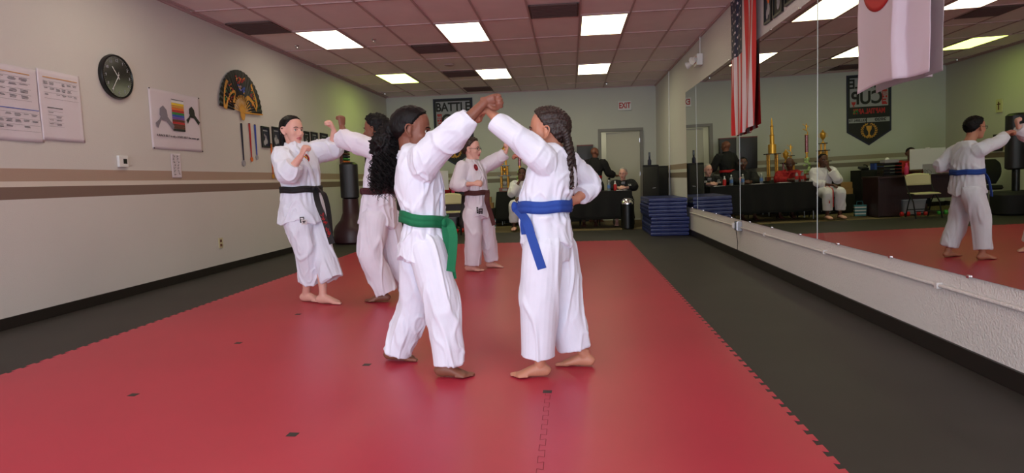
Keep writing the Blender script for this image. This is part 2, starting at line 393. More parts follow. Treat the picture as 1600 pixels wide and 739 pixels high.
# baseboards
struct('baseboard_left', MB().box((XL+.008, (YF+YB)/2, .044), (.016, YB-YF, .09)), 'baseboard')
struct('baseboard_right', MB().box((XR-.008, (YF+YB)/2, .047), (.016, YB-YF, .096)), 'baseboard')
b = MB(); b.box(((XL+DX0-.05)/2, YB-.008, .025), (DX0-.05-XL, .016, .11)); b.box(((XR+DX1+.05)/2, YB-.008, .025), (XR-DX1-.05, .016, .11)); struct('baseboard_back', b, 'baseboard')
# red mat with interlocking teeth
RX0, RX1, RY0, RY1 = -3.385, .935, -3.2, 10.15
def teeth(a, c, n_per=.098, amp=.024):
    """points along a->c with dovetail teeth on the left hand side"""
    a, c = V(a), V(c); L_ = (c-a).length; d = (c-a)/L_; nrm = V((-d.y, d.x)); n = int(L_/n_per); p = L_/n; out = []
    for i in range(n):
        for t, h in ((.02, 0), (.27, 0), (.20, 1), (.80, 1), (.73, 0)): out.append(a+d*((i+t)*p)+nrm*((h-.5)*amp))
    return [(q.x, q.y) for q in out]
poly = teeth((RX0, RY0), (RX0, RY1))+teeth((RX0, RY1), (RX1, RY1))+teeth((RX1, RY1), (RX1, RY0))+teeth((RX1, RY0), (RX0, RY0))
red = MB().prism(poly, -.0032, 0).build('red_floor_mat', 'red_mat'); tag(red, 'large red foam training mat with toothed puzzle edges', 'floor mat')
def seam_line(a, c, wd=.003):
    pts = teeth(a, c, .098, .024); b = MB()
    for p, q in zip(pts[:-1], pts[1:]):
        p, q = V((*p, 0)), V((*q, 0)); d = q-p
        if d.length < 1e-4: continue
        d.normalize(); nn = V((-d.y, d.x, 0))*wd/2
        b.add([p-nn, q-nn, q+nn, p+nn], [(0, 1, 2, 3)])
    b.v = [(x, y, .0006) for x, y, z in b.v]; return b
seam_line((-.135, 2.93), (-.135, 1.2), .0025).build('mat_seam', 'seam', red)
for x, y in ((-2.302, 2.895), (-1.211, 2.421), (-1.218, 3.405), (-.139, 2.956), (-2.297, 3.904), (-2.277, 4.793)):
    b = MB().prism([(x-.022, y-.018), (x+.022, y-.020), (x+.024, y+.018), (x-.021, y+.021)], -.001, .0012); o = b.build('corner_plug', 'black_mat', red); o['label'] = 'small black square where tiles meet'

# ------------------------------------------------------------------ mirrors on the right wall
LEAN = .0125; MZ0, MZ1 = .481, 2.466
edges = [11.04, 10.16, 7.645, 5.311, 2.95, .5]
mlabs = ['narrow far end panel of the wall mirror, beside the blue mats', 'wall mirror panel reflecting the exit door and judges, behind the striped flag', 'wall mirror panel reflecting the trophies and the black table',
         'wall mirror panel behind the white and red flag, reflecting the blue-belted boy', 'wall mirror panel nearest the camera']
for i in range(5):
    y1, y0 = edges[i], edges[i+1]; mt = Matrix.Translation((2.0489, (y0+y1)/2, MZ0)) @ Matrix.Rotation(-LEAN, 4, 'Y')
    t = thing('mirror', mlabs[i], 'mirror', mtx=mt, group='wall mirror panels')
    H_ = MZ1-MZ0; W_ = y1-y0
    MB().box((.003, 0, H_/2), (.006, W_-.008, H_)).build('mirror_glass', 'mirror', t)
    if i < 4: MB().box((.002, -W_/2, H_/2), (.009, .005, H_)).build('joint_strip', 'joint', t)
    for k in range(3 if W_ > 1.2 else 1):
        for z in (0, H_): MB().box((-.003, -W_/2+W_*(k+.5)/(3 if W_ > 1.2 else 1), z), (.012, .022, .014)).build('mirror_clip', 'chrome', t)
# conduit below the mirror
t = thing('electrical_conduit', 'thin white conduit pipe running along the right wall below the mirror', 'conduit', (XR, 5.5, .39))
MB().cyl((-.014, -5.2, 0), (-.014, 5.3, 0), .0105, 10).build('pipe', 'wall_r', t, smooth=True)
for y in (-3, -1.9, -.35, 1.2, 3.4): MB().box((-.014, y, 0), (.034, .025, .034)).build('pipe_clamp', 'wall_r', t, bevel=.004)
t = thing('outlet_box', 'metal electrical outlet box with plug and cord below the mirror seam', 'outlet', (XR-.03, 7.66, .405))
MB().box((0, 0, 0), (.055, .11, .12)).build('box', 'steel', t, bevel=.004)
MB().box((-.032, .0, 0), (.012, .085, .1)).build('cover', 'chrome', t, bevel=.002)
b = MB().box((-.03, .085, -.0), (.05, .055, .07)); b.build('plug', 'white_plastic', t, bevel=.01)
b = MB().box((-.04, -.0, .0), (.006, .012, .11)); b.build('strap', 'black_plastic', t)
MB().tube([(-.02, .03, -.06), (-.012, .03, -.12), (-.006, .01, -.2), (-.008, .02, -.31)], .004, 6).build('cord', 'black_plastic', t, smooth=True)
t = thing('electrical_conduit', 'thin white vertical conduit on the right wall beyond the mirror', 'conduit', (XR-.012, 12.98, 0))
MB().cyl((0, 0, .1), (0, 0, ZC-.01), .012, 10).build('pipe', 'white_plastic', t, smooth=True)
for z in (.6, 1.6, 2.6): MB().box((0, 0, z), (.03, .05, .02)).build('pipe_clamp', 'white_plastic', t)
# emergency light
t = thing('emergency_light', 'small white emergency light unit high on the right wall above the mirror', 'emergency light', (XR-.05, 9.9, 2.80))
MB().box((0, 0, 0), (.09, .26, .17)).build('housing', 'white_plastic', t, bevel=.01)
for s_ in (-1, 1):
    b = MB().lathe((-.05, .16*s_+.05, 0), [(.03, 0), (.045, .05), (.06, .09), (.055, .095), (.01, .08)], axis=V((-.8, .5*s_, -.3)).normalized()); b.build('lamp_head', 'white_plastic', t, smooth=True)
MB().cyl((.03, 0, .08), (.03, 0, ZC-2.81), .009, 8).build('conduit', 'white_plastic', t)
b = MB()
for k in range(3): b.box((-.047, 0, .04-.04*k), (.004, .16, .014))
b.build('label_print', 'c_red', t)

# ------------------------------------------------------------------ people tools
def unit_basis(f):                    # f: horizontal facing; returns forward, left
    f = V((f[0], f[1], 0)).normalized(); return f, V((-f.y, f.x, 0))
def head_matrix(o, yaw, pitch=0, roll=0, s=1.0):
    return Matrix.Translation(V(o)) @ Matrix.Rotation(math.radians(yaw), 4, 'Z') @ Matrix.Rotation(math.radians(-pitch), 4, 'Y') @ Matrix.Rotation(math.radians(roll), 4, 'X') @ Matrix.Scale(s, 4)
def mb_transform(src, mtx, dst):
    o = len(dst.v); dst.v += [tuple(mtx @ V(p)) for p in src.v]; dst.f += [tuple(i+o for i in f) for f in src.f]; dst.m += src.m
def head_mb(nose=1.0):
    b = MB()
    b.ell((-.014, 0, .036), (.098, .077, .086), n=20)
    rows = []
    for z, xf, xb, hw in ((.075, .070, -.06, .060), (.045, .083, -.05, .068), (.015, .083, -.04, .069), (-.02, .082, -.03, .066), (-.05, .080, -.02, .059), (-.08, .077, -.005, .047), (-.100, .074, .012, .034), (-.112, .066, .025, .02)):
        rows.append(((xf+xb)/2, 0, z, hw, (xf-xb)/2))
    b.stube(rows, 3, 20, side=(0, 1, 0), exp=.9)
    b.ell((.070, 0, .026), (.018, .046, .010))                    # brow
    b.stube([(.080, 0, .018, .0075, .006), (.090, 0, -.002, .009, .008), (.101*1, 0, -.022, .0115, .009), (.099, 0, -.034, .013, .008), (.086, 0, -.040, .012, .006)], 3, 10, side=(0, 1, 0))
    for s_ in (-1, 1):
        b.ell((.088, .0125*s_, -.033), (.010, .0085, .0075), n=8)
        b.ell((.050, .040*s_, -.024), (.026, .026, .024), n=12)
        # ear: helix tube, lobe and shell
        h = [(.004, .078*s_, .022), (-.008, .089*s_, .032), (-.023, .096*s_, .027), (-.028, .097*s_, .006), (-.020, .091*s_, -.014), (-.008, .083*s_, -.031), (.003, .077*s_, -.030)]
        b.tube([p[:3] for p in cr(h, 3)], .0052, 8)
        b.ell((-.011, .079*s_, .002), (.015, .009, .026), n=10)
        b.ell((-.004, .076*s_, -.026), (.009, .006, .009), n=8)
    b.ell((.083, 0, -.0585), (.011, .024, .0058), n=10); b.ell((.081, 0, -.0695), (.010, .020, .0066), n=10)
    b.ell((.066, 0, -.098), (.018, .022, .015), n=10)
    return b
def hand_mb(pose='fist'):             # wrist at origin, x along the hand, y to the thumb, z back of the hand
    b = MB()
    b.stube([(-.03, 0, 0, .024, .019), (.0, 0, 0, .027, .019), (.03, 0, .001, .036, .018), (.065, 0, .001, .041, .017), (.088, 0, -.002, .038, .013)], 3, 14, side=(0, 1, 0))
    L = [(.040, .025, .020), (.044, .028, .021), (.041, .026, .020), (.032, .020, .017)]
    for k in range(4):
        y = .029-.0195*k; x0 = (.084, .088, .085, .078)[k]
        if pose == 'fist': A = (-80, -172, -258)
        elif pose == 'open': A = (-8+3*k, -18, -26)
        else: A = (-28-5*k, -62-6*k, -88-6*k)
        p = V((x0, y, -.001)); pts = [V((x0-.02, y*.9, 0)), p]
        for l, a in zip(L[k], A):
            a = math.radians(a); p = p+V((math.cos(a)*l, 0, math.sin(a)*l)); pts.append(p.copy())
        r = [.0098, .0102, .0092, .0084, .0072]; c = cr([(*q, rr, rr) for q, rr in zip(pts, r)], 3)
        b.tube([q[:3] for q in c], [(q[3], q[4]) for q in c], 10)
        b.ell(pts[-1], (.0075, .0075, .0075), n=8)
    if pose == 'fist': th = [(.012, .022, -.008, .014), (.040, .042, -.020, .0125), (.070, .036, -.040, .0108), (.078, .010, -.050, .0098), (.076, .000, -.051, .008)]
    else: th = [(.012, .022, -.006, .014), (.040, .046, -.016, .0118), (.066, .060, -.020, .0102), (.088, .062, -.022, .008)]
    c = cr([(*t[:3], t[3], t[3]) for t in th], 3); b.tube([q[:3] for q in c], [(q[3], q[4]) for q in c], 10)
    return b
def foot_mb():                        # ankle above the origin, x to the toes, y inner side, floor at z=0
    b = MB()
    rows = [(-.060, 0, .026, .016, .018), (-.048, 0, .032, .028, .030), (-.015, 0, .042, .033, .041), (.03, .0, .040, .033, .037), (.07, .002, .030, .038, .028), (.105, .003, .021, .044, .020), (.128, .004, .016, .043, .014), (.138, .004, .014, .040, .010)]
    b.stube(rows, 3, 16, side=(0, 1, 0))
    b.stube([(-.012, 0, .04, .033, .036), (-.006, 0, .075, .028, .032), (-.004, 0, .11, .026, .029)], 3, 14, side=(0, 1, 0))
    for k in range(5):
        y = .032-.0165*k-(.004 if k else 0); L = (.044, .042, .036, .029, .021)[k]; r = (.0128, .0088, .0082, .0078, .0076)[k]; x0 = .128-.006*k*(k > 1)
        b.stube([(x0-.03, y*.9, .013, r, r), (x0+L*.5, y, .013, r*.92, r*.95), (x0+L, y, .010, r*.95, r*.85), (x0+L+.008, y, .009, r*.5, r*.5)], 3, 10, side=(0, 1, 0))
    return b
def remesh(mb, voxel, smooth=3):
    me = mb.mesh('tmp'); o = bpy.data.objects.new('tmp', me); COL.objects.link(o)
    r = o.modifiers.new('r', 'REMESH'); r.mode = 'VOXEL'; r.voxel_size = voxel; r.adaptivity = 0
    if smooth:
        s = o.modifiers.new('s', 'SMOOTH'); s.factor = .5; s.iterations = smooth
    bpy.context.view_layer.update()
    out = bpy.data.meshes.new_from_object(o.evaluated_get(bpy.context.evaluated_depsgraph_get()))
    bpy.data.objects.remove(o); bpy.data.meshes.remove(me); return out
def coords(me):
    a = np.empty(len(me.vertices)*3); me.vertices.foreach_get('co', a); return a.reshape(-1, 3)
def normals(me):
    a = np.empty(len(me.vertices)*3); me.vertex_normals.foreach_get('vector', a); return a.reshape(-1, 3)
def setco(me, a): me.vertices.foreach_set('co', a.ravel()); me.update()
def ridge(p, seed=0):
    return 1-2*abs(noise.noise(V((p[0]+seed, p[1]-seed, p[2]+seed*.7))))
def fold(me, amp, fz=.35, freq=9, seed=0, pleat=None, axis=None):
    """cloth creases pushed into the surface along its normal"""
    a = coords(me); n = normals(me); d = np.zeros(len(a))
    ax = None if axis is None else V(axis).normalized()
    for i, p in enumerate(a):
        q = p*freq
        if ax is None: q = (q[0], q[1], q[2]*fz)
        else:
            t = q[0]*ax.x+q[1]*ax.y+q[2]*ax.z; k = (1-fz)*t; q = (q[0]-ax.x*k, q[1]-ax.y*k, q[2]-ax.z*k)
        n1 = noise.noise(V((q[0]+seed, q[1]-seed, q[2]))); n2 = noise.noise(V((q[0]*1.7+9, q[1]*1.7, q[2]*1.7+seed))); n3 = noise.noise(V((q[0]*.45, q[1]*.45+seed, q[2]*.45)))
        v = amp*(1.5*math.exp(-(n1/.11)**2)-.5+.8*math.exp(-(n2/.10)**2)*max(0, .5+1.5*n3)+1.4*n3+.5*n1)
        if pleat:
            for (pc, cx_, cy_, s_, A) in pleat:
                dz = abs(p[2]-pc)/s_
                if dz < 3: th = math.atan2(p[1]-cy_, p[0]-cx_); v += A*math.exp(-dz*dz)*math.sin(th*17+4*noise.noise(V((p[0]*5, p[1]*5, seed))))
        d[i] = v
    setco(me, a+n*d[:, None])
def bvh_of(me):
    return BVHTree.FromPolygons([v.co.copy() for v in me.vertices], [tuple(p.vertices) for p in me.polygons])
def ribbon(b, pts, nrm, wid, t=.004, mi=0, k=4):
    """a flat band along pts; nrm: a normal per point"""
    P = [V(q) for q in cr(pts, k)]; N = [V(q).normalized() for q in cr(nrm, k)]; out = []
    for i, p in enumerate(P):
        d = (P[min(i+1, len(P)-1)]-P[max(i-1, 0)]).normalized(); s_ = d.cross(N[i]).normalized(); n = s_.cross(d).normalized()
        ww = wid(i/(len(P)-1)) if callable(wid) else wid
        out.append([p+s_*ww/2+n*t/2, p-s_*ww/2+n*t/2, p-s_*ww/2-n*t/2, p+s_*ww/2-n*t/2])
    b.rings(out, True, mi); return P, N
def belt_ring(b, bv, c, up, h=.042, off=.005, t=.005, n=64, rad=.5, mi=0, rlim=.19):
    c = V(c); up = V(up).normalized(); a, e = frame_for(up, (1, 0, 0)); rr = []
    for k in range(n):
        th = 2*PI*k/n; d = a*math.cos(th)+e*math.sin(th); m = 0
        for z in (-.45, 0, .45):
            hit = bv.ray_cast(c+up*z*h, d, rad)
            if hit[0] is not None: m = max(m, min(hit[3], rlim))
        rr.append(m or .12)
    for _ in range(3): rr = [max(rr[i], (rr[i-1]+rr[i]+rr[(i+1) % n])/3) for i in range(n)]
    out = []
    for k in range(n):
        th = 2*PI*k/n; d = a*math.cos(th)+e*math.sin(th); r = rr[k]+off
        prof = [(-t/2, -h/2), (t/2+.001, -h/2), (t/2+.003, -h*.06), (t/2, 0), (t/2+.003, h*.06), (t/2+.001, h/2), (-t/2, h/2)]
        out.append([c+d*(r+x)+up*(z+.003*math.sin(5*th)) for x, z in prof])
    b.rings(out, False, mi, closed=True)
    def surf(th): 
        th %= 2*PI; k = int(th/(2*PI)*n) % n; d = a*math.cos(th)+e*math.sin(th); return c+d*(rr[k]+off), d
    return surf, a, e
def add_hand(b, wrist, d, up, s=1., pose='fist', left=False):
    """d: direction of the hand; up: direction the back of the hand faces"""
    x = V(d).normalized(); z = V(up); z = (z-x*z.dot(x)).normalized(); y = z.cross(x)
    h = hand_mb(pose)
    # a left hand seen along x has its thumb towards -y of the right handed frame
    f = -1 if left else 1
    m = Matrix(((x.x, f*y.x, z.x, wrist[0]), (x.y, f*y.y, z.y, wrist[1]), (x.z, f*y.z, z.z, wrist[2]), (0, 0, 0, 1))) @ Matrix.Scale(s, 4)
    mb_transform(h, m, b)
def add_foot(b, heel, d, inner_left, s=1.):
    x = V((d[0], d[1], 0)).normalized(); y = V((-x.y, x.x, 0))*(1 if inner_left else -1)
    m = Matrix(((x.x, y.x, 0, heel[0]), (x.y, y.y, 0, heel[1]), (0, 0, 1, .001), (0, 0, 0, 1))) @ Matrix.Scale(s, 4)
    mb_transform(foot_mb(), m, b)
def hair_cap(hm, thick=.012, plane=(-.78, 0, .62), c0=-.13, tex=.003, fr=60, bumpfn=None, lo=.94, low=0, nu=72, nv=56):
    b = MB(); nrm = V(plane).normalized(); out = []
    for j in range(1, nv):
        ph = PI*j/nv-PI/2; ring = []
        for i in range(nu):
            th = 2*PI*i/nu; d = V((math.cos(ph)*math.cos(th), math.cos(ph)*math.sin(th), math.sin(ph)))
            f = d.dot(nrm)-c0-.10*max(0, .35-abs(abs(th if th < PI else th-2*PI)-1.15))*0
            side = abs(d.y)
            if d.x > -.15 and d.x < .25 and side > .8: f += .05   # sideburn
            f += .07*noise.noise(d*5)*(1 if d.x > 0 else .3)
            k = min(1, max(0, f/.07)); k = k*k*(3-2*k)
            R_ = 1+thick/.085
            sd = max(0, min(1, (abs(d.y)-.6)/.25))*max(0, 1-abs(d.z+.05)/.55); rr = lo+(1+(R_-1)*(1-.75*sd)-lo)*k
            q = V((.1*d.x, .079*d.y, .088*d.z))*rr
            if k > .5:
                q += d*(tex*noise.noise(d*fr/10)+tex*.7*noise.noise(d*fr/3))
                if bumpfn: q += d*bumpfn(d)
            ring.append(hm @ (q+V((-.014, 0, .036))))
        out.append(ring)
    b.rings(out, True); return b
def eyes_mb(hm, dark=True):
    objs = []
    for s_ in (-1, 1):
        b = MB().ell((.0640, .031*s_, .0035), (.0115, .0120, .0115), n=20)
        b.v = [tuple(hm @ V(p)) for p in b.v]
        c = hm @ V((.0640, .031*s_, .0035)); f = (hm.to_3x3() @ V((1, 0, -.02))).normalized()
        for i, fc in enumerate(b.f):
            q = sum((V(b.v[k]) for k in fc), V())/len(fc)-c
            if q.length > 0 and q.normalized().dot(f) > .87: b.m[i] = 1
        objs.append(b)
    return objs
def person(name, label, J, H, skin, lip, voxel, hair, gi='gi', trouser=None, cat='person', group=None, seated=False, sc=1.0, fist=('fist', 'fist'),
           belt=None, amp=.006, jamp=None, chin_part=None, seed=1, skirt=True, tr=(.105, .092, .098), sleeve=(.088, .080, .082), torso=None, sleeveless=False, glasses=None, cap=None, beltup=(0, 0, 1), neckside=None):
    """J: joints in the world; H: head (origin, yaw, pitch, roll, scale)"""
    hm = head_matrix(*H); F = V(J['F']).normalized(); Lf = V((-F.y, F.x, 0))
    root = thing(name, label, cat, (J['pelvis'][0], J['pelvis'][1], J.get('base', 0)), 0, group)
    nek = J['neck']
    # ---- continuous body
    b = MB(); mb_transform(head_mb(), hm, b)
    side = Lf
    pel, wai, che = V(J['pelvis']), V(J['waist']), V(J['chest']); nk = V(nek)
    b.stube([(*(hm @ V((-.030, 0, -.02))), .05*sc, .055*sc), (*(nk*.55+(hm @ V((-.02, 0, -.06)))*.45), .049*sc, .052*sc), (*(nk-V((0, 0, .02))), .058*sc, .055*sc), (*(nk-V((0, 0, .08))), .062*sc, .045*sc)], 4, 16, side=side)
    b.stube([(*(nk-V((0, 0, .03))), .07*sc, .05*sc), (*(che+V((0, 0, .06))), .13*sc, .07*sc), (*che, .13*sc, .085*sc), (*wai, .105*sc, .08*sc), (*pel, .13*sc, .09*sc)], 4, 16, side=side)
    for i, sd in enumerate(('R', 'L')):
        if 'sh'+sd in J:
            sh, el, wr = V(J['sh'+sd]), V(J['el'+sd]), V(J['wr'+sd])
            b.stube([(*(sh*.8+che*.2), .05*sc, .05*sc), (*sh, .046*sc, .046*sc), (*((sh+el)/2), .040*sc, .040*sc), (*el, .034*sc, .034*sc), (*(el*.65+wr*.35), .034*sc, .034*sc), (*wr, .024*sc, .021*sc)], 4, 12)
            hd = V(J['hd'+sd]); bk = V(J['bk'+sd]); add_hand(b, wr, hd, bk, .90*sc, fist[i], left=(sd == 'L'))
        if 'hip'+sd in J:
            hp, kn, an = V(J['hip'+sd]), V(J['kn'+sd]), V(J['an'+sd])
            b.stube([(*(hp+V((0, 0, .03))), .07*sc, .07*sc), (*hp, .075*sc, .075*sc), (*((hp+kn)/2), .066*sc, .066*sc), (*kn, .05*sc, .05*sc), (*(kn*.7+an*.3), .052*sc, .052*sc), (*(kn*.2+an*.8), .034*sc, .034*sc), (*an, .028*sc, .031*sc)], 4, 14)
            td = V(J['toe'+sd]); add_foot(b, (an.x, an.y), td, sd == 'R', sc*J.get('foot', .95))
    me = remesh(b, voxel, 3)
    a = coords(me); inv = np.array(hm.inverted()); la = a@inv[:3, :3].T+inv[:3, 3]
    push = np.zeros(len(a))
    for s_ in (-1, 1):
        d2 = ((la[:, 0]-.082)/.022)**2+((la[:, 1]-.031*s_)/.017)**2+((la[:, 2]-.004)/.011)**2; push += .0075*np.exp(-d2)*(la[:, 0] > .04)
    d2 = (la[:, 1]/.022)**2+((la[:, 2]+.064)/.0022)**2; push += .003*np.exp(-d2)*(la[:, 0] > .06)
    for s_ in (-1, 1):
        d2 = ((la[:, 0]+.010)/.010)**2+((la[:, 1]-.084*s_)/.02)**2+((la[:, 2]-.006)/.014)**2; push += 0*d2
    la[:, 0] -= push; hmn = np.array(hm); a = la@hmn[:3, :3].T+hmn[:3, 3]; setco(me, a)
    me.materials.append(M[skin]); me.materials.append(M[lip])
    mi = np.zeros(len(me.polygons), int)
    cen = np.empty(len(me.polygons)*3); me.polygons.foreach_get('center', cen); cen = cen.reshape(-1, 3)@inv[:3, :3].T+inv[:3, 3]
    sel = (cen[:, 0] > .070) & (abs(cen[:, 1]) < .025) & (abs(cen[:, 2]+.0635-.0) < .0125*(1-(cen[:, 1]/.030)**2))
    mi[sel] = 1; me.polygons.foreach_set('material_index', mi)
    link('body', me, root, 'all', world=True)
    # ---- face parts
    for e in eyes_mb(hm): e.build('eye', ['eyewhite', 'iris'], root, smooth='all', world=True)
    for s_ in (-1, 1):
        eb = MB(); c = cr([(.0835, .014*s_, .0225), (.0845, .026*s_, .0275), (.079, .038*s_, .0265), (.0695, .049*s_, .0205)], 4)
        eb.tube([tuple(hm @ V(p)) for p in c], [(.0016+.0022*math.sin(PI*min(1, (i+1)/len(c))),)*2 for i in range(len(c))], 8)
        eb.build('eyebrow', hair, root, smooth='all', world=True)
        lb = MB(); c = cr([(.0785, .0175*s_, .004), (.0815, .026*s_, .0115), (.0795, .034*s_, .0125), (.0725, .0445*s_, .005)], 4)
        lb.tube([tuple(hm @ V(p)) for p in c], .0015, 6); lb.build('eyelash', 'iris', root, smooth='all', world=True)
    if glasses:
        g = MB()
        for s_ in (-1, 1):
            ring = [(.093-.14*(abs(.032+.021*math.cos(t)))**1.0*.6, s_*(.034+.024*math.cos(t)), .003+.017*math.sin(t)) for t in [2*PI*k/24 for k in range(24)]]
            g.tube([tuple(hm @ V(p)) for p in ring], .0022, 6, closed=True)
            g.tube([tuple(hm @ V(p)) for p in [(.0875, .058*s_, .006), (.05, .076*s_, .010), (-.002, .084*s_, .012), (-.022, .086*s_, .000)]], .002, 6)
        g.tube([tuple(hm @ V(p)) for p in [(.092, -.012, .006), (.097, 0, .009), (.092, .012, .006)]], .002, 6)
        g.build('glasses', glasses, root, smooth='all', world=True)
    # ---- clothes
    tm = trouser or gi; jamp = amp if jamp is None else jamp
    b = MB(); T = torso or dict(hem=(.185, .155), belt=(.150, .122), chest=(.172, .128), sh=(.150, .085), neck=(.072, .066))
    hemc = V(J['hem']); bc = V(J['belt'])
    pts = [(hemc, T['hem']), (hemc*.5+bc*.5, tuple(.5*(x+y) for x, y in zip(T['hem'], T['belt']))), (bc, T['belt']), (bc*.55+che*.45, tuple(.48*(x+y)+.008 for x, y in zip(T['chest'], T['belt']))), (che, T['chest']), (V(J['shc']), T['sh']), (nk-V((0, 0, .018)), T['neck']), (nk+V((0, 0, .004)), tuple(.86*x for x in T['neck']))]
    rows = [(*p, *(x*sc for x in r)) for p, r in pts]
    c = cr(rows, 5); fro = c[0]
    inner = [np.array((*(V(fro[:3])+(bc-hemc)*.30), fro[3]-.022, fro[4]-.022)), np.array((*fro[:3], fro[3]-.012, fro[4]-.012))] if skirt else []
    allr = inner+c
    b.tube([r[:3] for r in allr], [(r[3], r[4]) for r in allr], 28, side=Lf)
    for sd in ('R', 'L'):
        if 'sh'+sd not in J: continue
        sh, el, wr = V(J['sh'+sd]), V(J['el'+sd]), V(J['wr'+sd]); cf = V(J['cf'+sd]) if 'cf'+sd in J else el*.35+wr*.65
        s0, s1, s2 = [x*sc for x in (J['slv'] if 'slv' in J else sleeve)]
        rows = [(*(che*.55+sh*.45-V((0, 0, .0))), s0*1.15, s0*.85), (*(sh-V((0, 0, .012))), s0*1.05, s0*.92), (*((sh+el)/2), (s0+s1)/2, (s0+s1)/2), (*el, s1, s1), (*((el+cf)/2), (s1+s2)/2, (s1+s2)/2), (*cf, s2, s2*.9)]
        c = cr(rows, 4); e = c[-1]; dd = (V(e[:3])-V(c[-3][:3])).normalized()
        c += [np.array((*(V(e[:3])+dd*.001), e[3]-.009, e[4]-.009)), np.array((*(V(e[:3])-dd*.03), e[3]-.014, e[4]-.014)), np.array((*(V(e[:3])-dd*.05), .02, .02))]
        b.tube([r[:3] for r in c], [(r[3], r[4]) for r in c], 20)
    jm = remesh(b, voxel*1.1, 1)
    fold(jm, jamp, .55, 7.5, seed, pleat=[(bc.z-.05, bc.x, bc.y, .07, .0045), (bc.z+.06, bc.x, bc.y, .06, .0035)])
    if skirt:
        a = coords(jm); hz, bz = hemc.z, bc.z
        fr_ = np.clip((bz-.03-a[:, 2])/max(.05, bz-.03-hz), 0, 1.2); th = np.arctan2(a[:, 1]-hemc.y, a[:, 0]-hemc.x)-math.atan2(F.y, F.x)
        a[:, 2] -= .030*fr_**2*(np.abs((th/(PI/2)+.5) % 1-.5)*-2+.5)*1.4; setco(jm, a)
    jm.materials.append(M[gi]); bv = bvh_of(jm)
    jk = link('jacket', jm, root, 'all', world=True)
    # collar band from the nape to the belt, both sides
    lb = MB()
    if not sleeveless:
        for s_ in (1, -1):
            path = [nk-F*T['neck'][1]*.90*sc+V((0, 0, -.008)), nk-F*T['neck'][1]*.62*sc+Lf*s_*T['neck'][0]*.66*sc-V((0, 0, .008)), nk+Lf*s_*T['neck'][0]*.95*sc-V((0, 0, .012)), nk+F*.050*sc+Lf*s_*.056*sc-V((0, 0, .032)), nk*.75+che*.25+F*.09*sc+Lf*s_*.040*sc, che+F*.125*sc+Lf*s_*-.002*sc, che*.5+bc*.5+F*.13*sc-Lf*s_*.035*sc, bc+F*.115*sc-Lf*s_*.05*sc]
            P2, N2 = [], []
            for q in cr(path, 4):
                q = V(q); hit = bv.find_nearest(q); co, n = hit[0], hit[1]
                if q.z > nk.z-.032: n = V((q.x-nk.x, q.y-nk.y, .02)).normalized(); co = q
                if (q-co).dot(n) < 0 and False: n = -n
                P2.append(co+n*(.003 if s_ > 0 else .0055)); N2.append(n)
            P2 = [sum(P2[max(0, i-1):i+2], V())/len(P2[max(0, i-1):i+2]) for i in range(len(P2))]
            N2 = [sum(N2[max(0, i-2):i+3], V()).normalized() for i in range(len(N2))]
            ribbon(lb, P2, N2, .040*sc, .005, k=2)
        lb.build('lapel', gi, jk, smooth='all', world=True)
    # trousers
    b = MB(); t0, t1, t2 = [x*sc for x in tr]
    hc = (V(J['hipR'])+V(J['hipL']))/2
    b.stube([(*(bc+V((0, 0, -.02))), .125*sc, .105*sc), (*(hc+V((0, 0, .03))), .155*sc, .118*sc), (*(hc-V((0, 0, .05))), .14*sc, .11*sc)], 4, 24, side=Lf)
    for sd in ('R', 'L'):
        hp, kn, an = V(J['hip'+sd]), V(J['kn'+sd]), V(J['an'+sd]); he = V(J['he'+sd]) if 'he'+sd in J else kn*.12+an*.88+V((0, 0, .02))
        rows = [(*(hp+(hc-hp)*.25+V((0, 0, .02))), t0, t0), (*hp, t0, t0), (*((hp+kn)/2), (t0+t1)/2+.003, (t0+t1)/2+.003), (*kn, t1, t1), (*((kn+he)/2), (t1+t2)/2, (t1+t2)/2), (*he, t2, t2)]
        c = cr(rows, 5); e = c[-1]; dd = (V(e[:3])-V(c[-3][:3])).normalized()
        c += [np.array((*(V(e[:3])+dd*.001), e[3]-.009, e[4]-.009)), np.array((*(V(e[:3])-dd*.04), e[3]-.014, e[4]-.014)), np.array((*(V(e[:3])-dd*.07), .03, .03))]
        b.tube([r[:3] for r in c], [(r[3], r[4]) for r in c], 24)
    pm = remesh(b, voxel*1.1, 1); fold(pm, amp*1.15, .28, 8, seed+5)
    pm.materials.append(M[tm]); link('trousers', pm, root, 'all', world=True)
    if belt:
        bb = MB(); surf, a_, e_ = belt_ring(bb, bv, bc, beltup, h=J.get('bh', .058), rlim=.185*sc)
        th0 = math.atan2(V(J['F']).dot(e_), V(J['F']).dot(a_))+math.radians(J.get('knot', 0))
        kp, kd = surf(th0); up = V((0, 0, 1)); tan = up.cross(kd).normalized()
        kr = Matrix((tan, kd, up)).transposed()
        bb.ell(kp+kd*.016, (.034, .017, .026), kr, n=12); bb.ell(kp+kd*.022+tan*.01, (.016, .016, .030), kr, n=10)
        bt = bb.build('belt', belt, root, smooth='all', world=True)
        for i, tail in enumerate(J.get('tails', [])):
            tb = MB(); pts = [tuple(kp+kd*.02)]+[tuple(q) for q in tail]; nn = J.get('tailn', [kd]*9)[i]
            ribbon(tb, pts, [nn]*len(pts), J.get('tw', .050), .006, k=6); tb.build('belt_tail', belt, bt, smooth=True, world=True)
        J['_belt'] = bt; J['_knot'] = kp
    return root, hm, bv, jk, F, Lf
def hair_obj(root, mb, m, name='hair'): return mb.build(name, m, root, smooth='all', world=True)
